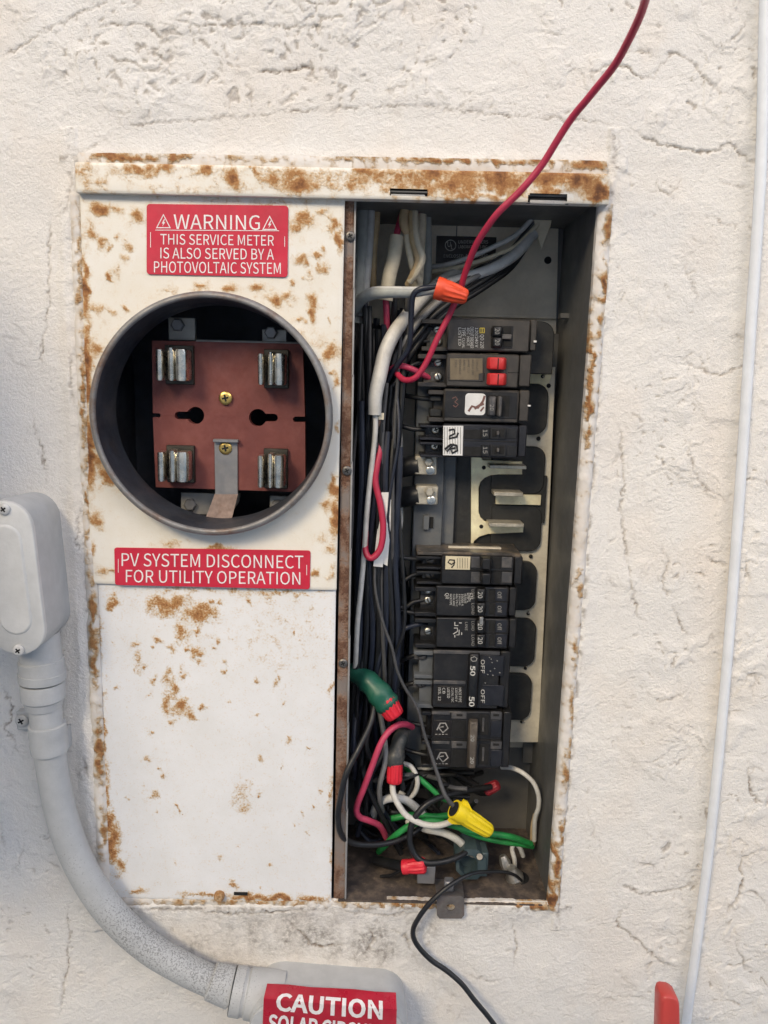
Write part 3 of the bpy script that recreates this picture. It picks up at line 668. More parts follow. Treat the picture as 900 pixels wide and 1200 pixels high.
LOW_BLOBS = [(196, 706, 26, 9, .72), (232, 716, 20, 12, .75), (215, 738, 8, 14, .62), (193, 716, 14, 6, .6), (228, 760, 8, 8, .62), (196, 782, 5, 12, .45), (203, 800, 7, 12, .66), (212, 822, 10, 10, .72), (196, 816, 6, 14, .6), (222, 832, 8, 6, .55),
    (132, 705, 5, 9, .72), (129, 712, 4, 4, .6), (158, 750, 8, 5, .5), (162, 770, 4, 12, .4), (125, 940, 3, 40, .7), (133, 985, 8, 26, .85), (140, 1010, 6, 12, .7), (128, 960, 5, 16, .8), (122, 860, 2.5, 60, .6), (117, 740, 2, 30, .55),
    (290, 1052, 26, 4, .8), (330, 1053, 26, 4, .85), (365, 1053, 18, 4, .7), (276, 1034, 6, 5, .5), (240, 1050, 30, 3, .55), (160, 1044, 14, 3, .5), (258, 1002, 3, 3, .55), (170, 882, 4, 3, .5), (178, 928, 6, 5, .4), (300, 792, 4, 3, .5), (322, 795, 3, 6, .4),
    (305, 881, 5, 3, .5), (325, 788, 2, 10, .45), (330, 740, 60, 40, .1), (284, 925, 12, 14, .3), (290, 940, 8, 6, .4), (388, 920, 2.5, 16, .55), (389, 1010, 2.5, 20, .55), (388, 800, 2.5, 10, .5), (250, 690, 100, 3, .35), (325, 695, 60, 3, .4)]
for _ in range(46): LOW_BLOBS.append((_r.uniform(130, 385), _r.uniform(700, 1045), _r.uniform(1.2, 3.2), _r.uniform(1.2, 3.6), _r.uniform(.42, .68)))
for _ in range(26): LOW_BLOBS.append((_r.gauss(213, 22), _r.gauss(760, 42), _r.uniform(1.5, 5), _r.uniform(1.5, 5), _r.uniform(.5, .75)))
g_, a_ = sheet([(114.5, 684), (393.5, 690), (388, 1058), (127.5, 1053)], .0016, .0014, .0045, blobs(LOW_BLOBS, .0, .14, 10, 9), seed=12)
lc = obj('lower_cover', g_, 'cover_low', enc, 35, a_)
p = at(257, 1050, .0002); obj('latch_tab', join(lathe(p + np.array([0, .003, 0]), p + np.array([0, -.004, 0]), [(0, .0045), (.7, .0043), (1, .003)], 14)), 'flange', lc, attrs={'rust': np.full(42, .55)})
p_ = pbox(274, 1046, 290, 1049.5, .0004, .0014, .0002); obj('latch_slot', p_, 'slot', lc)
LID_BLOBS = [(96, 200, 8, 10, .5), (105, 212, 8, 6, .35), (158, 198, 18, 6, .62), (190, 195, 14, 6, .66), (176, 208, 8, 5, .4), (240, 197, 10, 7, .62), (272, 209, 10, 12, .72), (300, 200, 6, 10, .55), (318, 212, 14, 10, .5), (352, 214, 24, 12, .74), (346, 204, 14, 8, .6),
    (385, 210, 10, 10, .45), (425, 200, 16, 8, .62), (446, 208, 14, 9, .6), (470, 205, 12, 6, .6), (505, 205, 18, 8, .72), (530, 214, 20, 12, .62), (560, 205, 26, 9, .58), (590, 216, 30, 12, .66), (640, 206, 30, 8, .72), (680, 210, 24, 10, .74), (705, 222, 10, 14, .8),
    (650, 224, 20, 6, .6), (610, 228, 14, 5, .5), (500, 226, 8, 5, .66), (450, 222, 6, 5, .4), (560, 232, 60, 4, .45), (700, 233, 14, 5, .8), (560, 212, 150, 20, .42), (250, 222, 150, 4, .2)]
LID_BLOBS += [(480, 210, 40, 16, .5), (540, 208, 44, 16, .58), (590, 206, 34, 14, .6), (640, 208, 40, 14, .62), (690, 214, 26, 16, .66), (420, 212, 30, 14, .42), (350, 208, 36, 12, .46), (270, 206, 24, 12, .4), (180, 198, 34, 8, .44), (110, 206, 24, 12, .34)]
def lid_hole(x, y, X, Z):
    return ((x > 457) & (x < 500) & (y > 221) & (y < 230)) | ((x > 619) & (x < 665) & (y > 227.5) & (y < 236.5))
g_, a_ = sheet([(87.5, 189.5), (715.5, 203.5), (714, 239), (88.5, 225)], -.0075, .0011, .009, blobs([(a, b, c * 1.12, d * 1.1, e + (.10 if a > 400 else .04)) for a, b, c, d, e in LID_BLOBS], .03, .24, 18, 21), hole=lid_hole, seed=22, wav=.0005)
lid = obj('lid', g_, 'cover', enc, 35, a_)
for (x0, y0, x1, y1) in ((455, 218, 502, 233), (617, 225, 667, 239)):
    obj('slot_backing', pbox(x0, y0, x1, y1, -.0045, -.0035), 'slot', lid)
for (x0, y0, x1, y1) in ((458, 227.5, 498, 232), (621, 234.5, 663, 239)):
    obj('lock_tongue', pbox(x0, y0, x1, y1, -.0068, -.0056, .0003), 'zinc', lid)
# flashing strip over the lid, flanges at the sides and along the bottom
g_, a_ = sheet([(90, 178), (712, 188), (713, 206), (90, 192)], -.003, .0014, .004, blobs([(130, 182, 26, 6, .85), (160, 186, 30, 4, .8), (205, 184, 30, 5, .6), (300, 186, 60, 4, .35), (520, 187, 90, 4, .75), (610, 189, 60, 4, .7), (690, 192, 30, 6, .8), (420, 186, 40, 4, .5)], .06, .3, 12, 31), seed=33, wav=.0012, rough=.0005)
part('flashing_strip', g_, 'flange', attrs=a_)
g_, a_ = sheet([(81, 226), (95, 226), (129, 1056), (115, 1056)], .0004, .0014, .005, blobs([(94, 300, 4, 70, .5), (98, 430, 4, 80, .62), (103, 560, 4, 70, .6), (107, 690, 5, 60, .66), (111, 740, 4, 40, .75), (115, 850, 5, 40, .7), (117, 870, 4, 30, .8), (121, 960, 4, 40, .6)], .05, .25, 11, 35), seed=36, wav=.0014, bulge=.0016, rough=.0005)
part('side_flange', g_, 'flange', attrs=a_)
g_, a_ = sheet([(702, 238), (719, 238), (655, 1068), (642, 1066)], .0004, .0012, .006, blobs([(712, 262, 6, 16, .8), (714, 250, 4, 8, .6), (710, 322, 6, 18, .82), (708, 336, 5, 8, .7), (706, 355, 4, 8, .6), (704, 376, 5, 6, .62), (705, 430, 5, 8, .66), (694, 400, 3, 50, .7), (691, 440, 3, 40, .85), (689, 480, 2.5, 20, .6), (682, 655, 4, 14, .6), (680, 640, 3, 8, .6), (676, 730, 4, 20, .5), (672, 800, 4, 30, .5),
    (668, 850, 4, 20, .55), (663, 885, 4, 18, .7), (659, 960, 5, 20, .65), (652, 1000, 5, 30, .85), (647, 1050, 5, 20, .9), (656, 1040, 4, 30, .6)], .05, .28, 11, 41), seed=42, wav=.001, bulge=.0022, rough=.0005)
part('side_flange', g_, 'flange', attrs=a_)
g_, a_ = sheet([(126, 1050), (646, 1058), (646, 1068), (126, 1062)], .0024, .0014, .004, blobs([(300, 1056, 180, 5, .4), (480, 1060, 100, 4, .5), (620, 1062, 30, 5, .7)], .05, .3, 12, 45), seed=46, wav=.0012, bulge=.0008, rough=.0009)
part('bottom_flange', g_, 'flange', attrs=a_)
# rusty divider edge between the two compartments
g_, a_ = sheet([(404.5, 232), (415, 232.5), (404, 1054), (391, 1054)], .0032, .0012, .006, lambda x, y: .44 + .26 * fbm(x / 16, y / 30, 4, 51) - .5 * np.exp(-((y - 277) / 12) ** 2) - .35 * np.exp(-((y - 552) / 12) ** 2) - .45 * np.exp(-((y - 777) / 10) ** 2) - .35 * np.exp(-((y - 975) / 34) ** 2), seed=52)
dv = part('divider_strip', g_, 'divider', attrs=a_)
part('divider_edge', join(*[pbox(414.3 - i * 1.4, 235 + i * 102, 416.6 - i * 1.4, 340 + i * 102, .0028, .006, .0003) for i in range(8)]), 'zinc')
for px, py in ((410.5, 277), (406.5, 551.5), (402, 777)):
    add_screw(at(px, py, .0028), .0036, 'dark_screw', dv, 'cross', .5, .0016)

# ---- meter socket ring (raised collar of the cover)
c = np.array([hx, 0, hz]); R_ = 138.6 * mpp(-.012)
prof = [(.0, R_ + .0002), (.60, R_ - .0002), (.76, R_ + .0005), (.88, R_ + .0001), (.96, R_ - .0010), (1.0, R_ - .0024), (.985, R_ - .0036), (.93, R_ - .0044), (.84, R_ - .0046)]
cc = at(248, 488, -.012); cc = np.array([cc[0], -.001, cc[2]])
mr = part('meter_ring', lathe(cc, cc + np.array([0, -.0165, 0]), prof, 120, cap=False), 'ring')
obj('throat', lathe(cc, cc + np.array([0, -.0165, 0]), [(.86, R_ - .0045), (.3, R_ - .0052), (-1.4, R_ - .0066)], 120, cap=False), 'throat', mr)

# ================================================================== METER SOCKET (inside the ring)
MY = .030
ms = thing('meter_socket', at(267, 575, MY + .01), 'red-brown meter socket board with four spring jaws and brass screws inside the round hole', 'meter socket')
def key_poly():
    """the two halves of the board either side of the line through its key-holes"""
    Y = MY; out = []
    L, Rr, T, B = 178.5, 357, 399, 573
    def circ(cx, cy, r, a0, a1, n=14): return [(cx + r * math.cos(math.radians(a0 + (a1 - a0) * i / n)), cy + r * math.sin(math.radians(a0 + (a1 - a0) * i / n))) for i in range(n + 1)]
    # lower half then upper half, each following the lower / upper edge of notch, key-hole, key-hole, notch
    lo = [(L + .5, 489), (L + 7, 489)] + circ(L + 7, 487, 2.6, 90, 0, 4) + circ(209, 487, 4.5, 180, 90, 5) + [(219, 491.5)] + circ(229, 487, 10.2, 153, 0) + circ(302, 489.5, 10.2, 180, 27) + circ(321, 489.5, 4.5, 90, 0, 5) + circ(346.5, 491.5, 3.2, 180, 90, 4) + [(Rr + .6, 494.7), (Rr + 1, 577), (L + 4, 571)]
    up = [(L + .5, 484.4)] + circ(L + 7, 487, 2.6, -90, 0, 4) + circ(209, 487, 4.5, -180, -90, 5) + [(219, 482.5)] + circ(229, 487, 10.2, -153, 0) + circ(302, 489.5, 10.2, -180, -27) + circ(321, 489.5, 4.5, -90, 0, 5) + circ(346.5, 491.5, 3.2, -180, -90, 4) + [(Rr + .3, 488.3), (Rr - 2, 403), (L - .5, T)]
    return lo, up
lo, up = key_poly()
blk = obj('board', join(prism(ppoly(lo, MY), MY, MY + .008, .0001), prism(ppoly(up, MY), MY, MY + .008, .0001)), 'red_block', ms, 25)
def jaw(px0, py0, px1, py1):
    x0, x1, z0, z1 = prect(px0, py0, px1, py1, MY - .018)
    w_ = x1 - x0; j = obj('jaw', box(x0 + w_ * .12, x1 + .001, MY - .004, MY + .001, z0 - .003, z1 + .004, .0005), 'jaw_dark', ms)
    def leaf(a, b, lip):
        xa, xb = x0 + w_ * a, x0 + w_ * b; n = 8; pts = []
        for i in range(n + 1):
            t = i / n; pts.append((xa + (xb - xa) * (.5 - .5 * math.cos(math.pi * t)), MY - .018 - .0035 * math.sin(math.pi * t) + (.012 if i in (0, n) else 0)))
        V, F = [], []
        zs = [z0, z0 + .0012, z1 - .0012, z1 + lip]
        for zz in zs:
            k = 1 if zz in zs[1:3] else .82
            for x, y in pts: V.append(((xa + xb) / 2 + (x - (xa + xb) / 2) * k, y, zz))
        m = n + 1
        for r_ in range(3):
            for i in range(n): F.append((r_ * m + i, r_ * m + i + 1, (r_ + 1) * m + i + 1, (r_ + 1) * m + i))
        F.append(tuple(range(m - 1, -1, -1))); F.append(tuple(range(3 * m, 4 * m)))
        return np.array(V), F
    obj('spring_leaf', leaf(.0, .24, 0.0), 'jaw', j); obj('spring_leaf', leaf(.38, .60, .0015), 'jaw', j); obj('spring_leaf', leaf(.60, 1.0, .0005), 'jaw', j)
for r in ((183, 410, 220, 446), (302, 415, 334, 451), (185, 530, 221, 564), (302, 534, 333, 571)): jaw(*r)
for px, py in ((264.5, 466.5), (264.5, 525)): add_screw(at(px, py, MY - .001), .0052, 'brass', ms, 'cross', .2, .0022)
obj('strap', pbox(251.5, 517, 278.5, 580, MY - .0016, MY - .0002, .0003), 'strap_grey', ms)
obj('strap_lip', pbox(249.5, 515, 279, 518.5, MY - .0055, MY - .0005, .0003), 'strap_grey', ms)
c4 = [at(*p, MY - .0012) for p in ((252, 578), (279, 578), (272, 618), (240, 618))]
A = np.array(c4); A[2:, 1] -= .014
B_ = A.copy(); B_[:, 1] += .0014
obj('strap_foot', (np.concatenate([A, B_]), [(0, 1, 2, 3), (7, 6, 5, 4), (0, 4, 5, 1), (1, 5, 6, 2), (2, 6, 7, 3), (3, 7, 4, 0)]), 'strap_rust', ms)
obj('bracket', prism(ppoly([(212, 577), (252, 578), (282, 578), (280, 588), (270, 604), (212, 602)], MY + .016), MY + .016, MY + .018), 'zinc', ms)
obj('bracket', pbox(316, 581, 343, 612, MY + .016, MY + .018), 'zinc', ms)
obj('bracket', pbox(197, 372, 229, 399, MY + .012, MY + .016), 'zinc', ms)
obj('bracket', pbox(307, 386, 336, 404, MY + .012, MY + .016), 'zinc', ms)
obj('cross_bar', pbox(229, 399, 352, 403.5, MY + .009, MY + .012), 'zinc', ms)
for px, py, yy in ((223.5, 591, MY + .016), (325, 592, MY + .016), (209, 381, MY + .012), (318, 390, MY + .012)):
    b0 = at(px, py, yy); b1 = obj('bolt', lathe(b0, b0 + np.array([0, -.0045, 0]), [(0, .0052), (.8, .0052), (1, .0042)], 6), 'strap_grey', ms, 20)
obj('bolt_post', pbox(196, 404, 199, 412, MY - .004, MY), 'dark_screw', ms)

# ================================================================== BUS ASSEMBLY
BY = .084
bus = thing('bus_bar_assembly', at(570, 860, BY), 'brassy bus plate with black insulators showing between two banks of breakers', 'bus bar')
obj('backing_plate', prism(ppoly([(553, 428), (651, 430), (644, 600), (631, 870), (545, 870)], BY), BY, BY + .002), 'bus', bus)
# lower plate edge follows the photograph, a strip of cleaner metal above
obj('bus_tab', prism(ppoly([(621, 437), (625, 437), (625, 433), (648, 434), (641, 458), (621, 452)], BY - .0012), BY - .0012, BY - .0002), 'bus_brass', bus)
obj('bus_bar', prism(ppoly([(552, 535), (563, 535), (566, 539), (612, 541), (612, 556), (584, 556), (575, 557), (568, 560), (563, 565), (561, 572), (561, 600), (563, 606), (568, 611), (576, 613), (614, 614), (613, 624), (572, 626), (562, 629), (556, 634), (552, 642)], BY - .0064), BY - .0064, BY - .0002), 'bus_brass', bus)
def lobe(x0, y0, x1, y1, r=9, yf=-.005, mat='insul', cr=(0, 1, 1, 0)):
    a, b, c_, d = prect(x0, y0, x1, y1, BY + yf)
    obj('insulator', prism(rrect(a, b, c_, d, r * mpp(BY), 6, cr), BY + yf, BY + .001, .0008), mat, bus)
lobe(590, 376, 649, 438, 15, -.026, cr=(0, 0, 1, 0))
lobe(560, 449, 642, 509, 14)
lobe(576, 523, 638.5, 579, 13)
lobe(561, 557, 640, 612, 12, -.004, cr=(1, 0, 0, 1))
lobe(575, 592, 634.5, 646, 13, -.0046)
lobe(556, 626, 600, 650, 8, -.003, cr=(0, 0, 0, 0))
lobe(560, 658, 628.5, 715, 13)
lobe(560, 725, 627.5, 781, 13)
lobe(560, 790, 622.5, 844, 13)
obj('bus_finger', pbox(581, 579.5, 634, 591.5, BY - .0068, BY - .0046, .0003), 'bus_brass', bus)
for (x0, y0, x1, y1) in ((574, 545.5, 617, 549.5), (579, 577, 613, 581.5), (573, 613.5, 614, 617.5)):
    obj('bus_stab', pbox(x0, y0, x1, y1, BY - .022, BY - .004, .0003), 'term', bus)
for px, py, r in ((636, 441, 2.2), (643, 452, 2.6), (631, 514, 2.6), (567, 548, 2.4), (626, 584, 2.2), (564, 617, 2.4), (622, 652, 2.4), (619, 719, 2.2), (615.5, 783, 2.0), (611, 846, 1.8)):
    p = at(px, py, BY - (.0066 if px in (567, 564) else .0014)); obj('rivet_hole', lathe(p, p + np.array([0, -.0004, 0]), [(0, r * mpp(BY)), (1, r * mpp(BY) * .9)], 14), 'slot', bus)
for px, py in ((637, 441), (619.5, 718), (613, 846)):
    p = at(px, py, BY - .0018); obj('rivet', lathe(p, p + np.array([0, -.001, 0]), [(0, .0012), (1, .0006)], 10), 'silver', bus)
# grey plastic base under the terminals, with its clip
obj('base_rail', pbox(483, 372, 517, 910, .066, BY + .02, .0008), 'base_grey', bus)
obj('base_rail', pbox(516.5, 372, 531, 900, .073, BY + .02, .0008), 'base_grey', bus)
obj('base_step', pbox(530.5, 380, 553, 880, .079, BY + .02, .0008), 'insul', bus)
obj('clip', join(pbox(496, 604, 503, 621, .062, .067, .0004), pbox(503, 607, 509, 619, .0652, .066, .0001)), 'base_grey', bus)
obj('clip_slot', pbox(503, 606, 508, 619, .0648, .0655, .0001), 'slot', bus)
def lug(px, py):
    x0, x1, z0, z1 = prect(px - 14, py - 12, px + 12, py + 10, .055)
    l = obj('lug', box(x0, x1, .052, .068, z0, z1, .001), 'term', bus)
    p = at(px + 2, py - 5, .0518); obj('lug_screw', lathe(p, p + np.array([0, -.004, 0]), [(0, .0044), (.7, .0044), (1, .003)], 6), 'term', l, 20)
    p = at(px + 4, py + 5, .0518); obj('lug_screw', lathe(p, p + np.array([0, -.0025, 0]), [(0, .0038), (.7, .0036), (1, .002)], 14), 'jaw', l)
lug(500, 546); lug(501, 581)
# raised side channel of the panel interior, with its top tab
CHX = at(661, 430, .080)[0]
obj('side_channel', prism([(CHX, .478), (CHX + .0016, .478), (CHX + .0016, .075), (CHX, .075)], .080, YB - .0005, .0003), 'steel_side', bus)
obj('channel_web', box(CHX - .010, CHX + .0002, YB - .008, YB - .0065, .075, .478, .0004), 'steel_in', bus)
obj('channel_tab', pbox(657, 367, 678, 373, .070, .080, .0004), 'steel_in', bus)

# ================================================================== BREAKERS
BF = .036
TX = .0003
class Brk:
    """one breaker: photo-pixel rectangle of its face, a terminal shelf on its low-x end and a hook on the other"""
    def __init__(s, x0, y0, x1, y1, mat, label, tx, term_mat=None, screws=(), smat='brass', hook=8, Yf=BF, sslot='line', shelf=.014, twin=False, sr=.0034):
        s.Y = Yf; s.mat = mat
        s.t = thing('circuit_breaker', at((x0 + x1) / 2, y1, Yf + .03), label, 'circuit breaker', 'circuit breakers in the panel')
        s.add('body', pbox(x0, y0 + .6, x1 - hook, y1 - .6, Yf, BY - .006, .0011), mat)
        s.add('hook_end', pbox(x1 - hook + .3, y0 + 1.5, x1, y1 - 1.5, Yf + .0035, BY - .006, .0008), mat)
        tm = term_mat or mat
        ys = [(y0, y1)] if not twin else [(y0, (y0 + y1) / 2), ((y0 + y1) / 2, y1)]
        for a, b in ys:
            hgt = b - a
            sh = s.add('terminal_shelf', pbox(tx + 6, a + 1.5, x0 + 1, b - 1.5, Yf + shelf, BY - .012, .0006), tm)
            obj('shelf_wall', pbox(tx, a + 1.2, x0 + 1, a + 1.2 + max(3, hgt * .13), Yf + .004, BY - .013, .0004), tm, sh)
            obj('shelf_wall', pbox(tx, b - 1.2 - max(3, hgt * .13), x0 + 1, b - 1.2, Yf + .004, BY - .0128, .0004), tm, sh)
        for k, (sx, sy) in enumerate(screws):
            add_screw(at(sx, sy, Yf + shelf - .0004), sr, smat, s.t, sslot, .3 + 1.7 * k, .002, 'terminal_screw')
            b_ = pbox(sx - 9, sy - 5.5, sx + 6, sy + 5.5, Yf + shelf - .0003, Yf + shelf + .002, .0004); s.add('terminal_plate', b_, 'brk_grey')
    def add(s, name, geo, mat, label=None, parent=None):
        o = obj(name, geo, mat, parent or s.t)
        if label: o['label'] = label
        return o
    def panel(s, name, x0, y0, x1, y1, mat, up=.0005, b=.0003, parent=None):
        return s.add(name, pbox(x0, y0, x1, y1, s.Y - up, s.Y + .0008, b), mat, None, parent)
    def pit(s, x0, y0, x1, y1, parent=None): return s.add('toggle_slot', pbox(x0, y0, x1, y1, s.Y - .00025, s.Y + .0003, .0001), 'slot', None, parent)
    def handle(s, x0, y0, x1, y1, mat='handle_black', h=.008, name='handle'):
        a, b, c, d = prect(x0, y0, x1, y1, s.Y - h * .6); w_ = b - a
        V, F = box(a, b, s.Y - h, s.Y + .0005, c, d, .0009)
        V = V.copy(); m = (V[:, 1] - s.Y) / -h; V[:, 0] += np.clip(m, 0, 1) * np.where(V[:, 0] > (a + b) / 2, -w_ * .18, w_ * .08)
        return s.add(name, (V, F), mat)
    def text(s, items, mat, up=TX, parent=None):
        return lettering([(b, rq(*q), True, bold) for b, q, bold in items], s.Y - up, mat, parent or s.t)

# --- 1: brown-black two-pole 20
b = Brk(524, 373, 629, 412.5, 'brk_brown', 'brown-black double breaker with yellow square mark, topmost of the upper bank', 494, None, ((513, 386), (513, 400)), 'nickel', 8)
b.text([('QO 220', (562, 392, 567, 408), 0), ('120/240 V', (556, 384, 560.5, 407), 0), ('CIRCUIT BREAKER', (551, 383, 555, 408), 0), ('40 C  HACR', (547, 384, 550.5, 405), 0), ('TYPE', (541, 384, 545.5, 394), 0), ('CU/AL', (541, 396, 545, 408), 0), ('LISTED', (537, 384, 540.5, 405), 0)], 'print_w')
b.add('yellow_mark', join(stroke([(562.5, 384.5), (567.5, 384.5), (567.5, 390), (562.5, 390), (562.5, 384.5)], 1.2, b.Y - .0003), stroke([(565, 385), (565, 389.5)], 1.2, b.Y - .0003)), 'yellow_print')
b.panel('toggle_guard', 576, 382, 601, 408, 'brk_black', .0006)
for y0 in (382.8, 398.2): b.add('toggle_slot', pbox(590, y0, 599.5, y0 + 8, b.Y - .0011, b.Y, .0001), 'slot')
b.add('handle_bar', pbox(588, 391.4, 599.6, 397.5, b.Y - .0035, b.Y, .0005), 'brk_grey')
for y0 in (382.5, 395.5):
    h_ = b.handle(576, y0, 590, y0 + 11.5, 'handle_black', .0065)
    lettering([('20', rq(580, y0 + 2.5, 585.5, y0 + 9), True, 0)], b.Y - .0068, 'print_dim', h_)
b.add('edge_highlight', pbox(625.5, 399, 629, 401.5, b.Y + .0020, b.Y + .004, .0002), 'paper')  # bright highlight on the edge, modelled as a small white block
# --- 2: red handles
b = Brk(523, 414, 622, 454.5, 'brk_brown', 'dark breaker with two red handles and brownish amber window', 490, None, ((513.5, 424.5), (513.5, 441.5)), 'nickel', 14)
b.panel('label_window', 526, 418.5, 567, 446.5, 'brk_brown', .0008)
b.add('amber_label', prism(ppoly([(527.5, 420), (565.5, 420), (565.5, 437), (561, 438), (561, 445), (527.5, 445)], b.Y - .001), b.Y - .001, b.Y, .0001), 'amber')
lettering([(t_, rq(x_, y_, x_ + 2.2, y_ + l_), True, 0) for t_, x_, y_, l_ in (('CIRCUIT', 558, 421.5, 14), ('RATED 240', 553, 421.5, 18), ('WIRE CU', 548, 421.5, 15), ('AMB 40', 543, 421.5, 12), ('BREAKER', 538, 421.5, 17), ('TYPE', 533, 421.5, 9))], b.Y - .0012, 'handle_tan', b.t)
for y0 in (419, 437.5):
    h_ = b.handle(571, y0, 594.5, y0 + 14, 'handle_red', .007)
    obj('handle_step', pbox(583.2, y0 + .8, 584.4, y0 + 13.4, b.Y - .0073, b.Y - .006, .0001), 'slot', h_)
b.add('face_groove', join(pbox(595, 436.2, 608, 437.2, b.Y - .0002, b.Y + .0005, .0001), pbox(566.8, 437, 567.8, 446, b.Y - .0002, b.Y + .0005, .0001)), 'slot')
# --- 3: smudged white sticker
b = Brk(520, 456, 620, 495.5, 'brk_brown', 'dark breaker with smudged rounded white sticker beside its single handle', 502, None, (), 'dark_screw', 12)
b.panel('face_plate', 521.5, 459, 606, 490, 'brk_black', .0006)
b.add('sticker', prism(rrect(*prect(545, 461, 569, 486.5, b.Y - .001), 4 * mpp(b.Y)), b.Y - .001, b.Y, .0001), 'paper')
b.add('smudge', join(stroke([(549, 482), (553, 476), (560, 478), (566, 470), (568, 464)], 2.6, b.Y - .00115), stroke([(556, 479), (562, 475), (567, 473)], 3, b.Y - .0012), stroke([(563, 482), (567, 477)], 2, b.Y - .00118)), 'ink_brown')
b.add('pen_mark', stroke([(530, 467), (534, 465), (536, 468), (533, 471), (537, 474), (534, 477), (531, 475)], 1.1, b.Y - .0008), 'ink_brown')
b.add('toggle_slot', pbox(571, 463.5, 597, 488, b.Y - .0008, b.Y, .0001), 'slot')
h_ = b.handle(572, 464.5, 582, 487, 'brk_grey', .005); lettering([('20', rq(574, 474, 579, 481), True, 0)], b.Y - .0053, 'print_dim', h_)
b.handle(583, 464.5, 588.5, 488, 'brk_grey', .0075)
b.add('wire_clamp', pbox(504, 464, 517, 470, b.Y + .008, b.Y + .03, .0005), 'insul'); b.add('wire_clamp', pbox(504, 479, 517, 488, b.Y + .008, b.Y + .03, .0005), 'insul')
b.add('edge_highlight', pbox(618.5, 474.5, 622, 476.5, b.Y + .0015, b.Y + .003, .0002), 'paper')  # another edge highlight as a white block
# --- 4: two slim 15s under one white label
b = Brk(519, 497, 617, 537, 'brk_navy', 'twin slim breakers joined by a white label with thick pen marks', 492, None, ((510.5, 503.5), (509.5, 522.5)), 'nickel', 10, twin=True, sslot='cross')
b.add('label', prism(ppoly([(519.5, 499), (543, 499), (542, 534), (519, 533.5)], b.Y - .0006), b.Y - .0006, b.Y, .0001), 'paper')
b.add('small_print', join(*[stroke([(521 + (i % 7) * 3.1, 500.5), (521 + (i % 7) * 3.1, 532)], .5, b.Y - .00075) for i in range(7)]), 'brk_grey')
b.add('pen_mark', join(stroke([(526, 504), (532, 503), (533, 508), (527, 511), (526, 514), (535, 512), (537, 507)], 2.2, b.Y - .001), stroke([(522, 526), (528, 521), (535, 522), (536, 528), (530, 531), (528, 526), (534, 525)], 2.6, b.Y - .0011), stroke([(521, 525), (524, 529), (532, 520)], 2, b.Y - .0012)), 'ink')
for y0 in (497.5, 517.5):
    b.add('pole_recess', pbox(544, y0 + 6, 564, y0 + 17, b.Y - .0003, b.Y + .0004, .0001), 'slot')
    h_ = b.panel('handle_plate', 564, y0 + 4, 574, y0 + 17, 'handle_black', .0012); lettering([('15', rq(566, y0 + 6, 571, y0 + 14), True, 0)], b.Y - .0015, 'print_dim', h_)
    b.panel('toggle_frame', 574.5, y0 + 4, 593, y0 + 17, 'brk_black', .0012)
    for x0 in (576.5, 585): b.add('toggle_slot', pbox(x0, y0 + 5.5, x0 + 6, y0 + 14.5, b.Y - .0015, b.Y, .0001), 'slot')
    b.add('handle', pbox(582.5, y0 + 8, 585.2, y0 + 12.5, b.Y - .005, b.Y, .0004), 'brk_grey')
    b.panel('face_pad', 594, y0 + 5, 606, y0 + 17, 'brk_black', .0005)
b.add('pole_gap', pbox(543.5, 516.6, 607, 517.7, b.Y - .0002, b.Y + .001, .0001), 'slot')
# --- 5: cream label with a nine, scorched top
b = Brk(517, 651, 612, 686, 'brk_black', 'black double breaker with scorched top and small cream label marked with a pen loop', 488, None, ((504.5, 651.5 + 3.5), (503.5, 672)), 'dark_screw', 10, twin=True, sr=.0042)
x0, x1, z0, z1 = prect(489, 640, 612, 652, BF)
b.add('scorched_top', box(x0, x1, BF + .004, BY - .006, z0 - .001, z0 + .0022, .0006), 'burnt')
b.add('scorch_strip', box(at(528, 645, BF)[0], at(592, 645, BF)[0], BF + .020, BF + .024, z0 + .0015, z0 + .0034, .0003), 'bus')
b.add('label', pbox(522, 652, 551, 667.5, b.Y - .0006, b.Y, .0001), 'paper_cream')
b.add('pen_mark', stroke([(533, 656.5), (527, 656), (525, 659), (529, 661.5), (533, 659), (532.5, 656.5), (532, 662), (529, 665.5)], 1.5, b.Y - .0008), 'ink')
b.add('small_print', join(*[stroke([(536 + i * 3, 654), (536 + i * 3, 666)], .5, b.Y - .0008) for i in range(5)]), 'handle_tan')
for y0 in (651.5, 669):
    b.panel('face_patch', 552, y0 + 1.5, 563, y0 + 14, 'brk_grey', .0004); b.panel('face_patch', 588, y0 + 1.5, 600, y0 + 14, 'brk_grey', .0004)
    b.add('toggle_slot', pbox(575, y0 + 1, 587, y0 + 15, b.Y - .0004, b.Y, .0001), 'slot')
    b.handle(563, y0 + 2, 577, y0 + 15, 'handle_black', .010)
b.add('pole_gap', pbox(518, 668, 602, 669.2, b.Y - .0006, b.Y, .0001), 'slot')
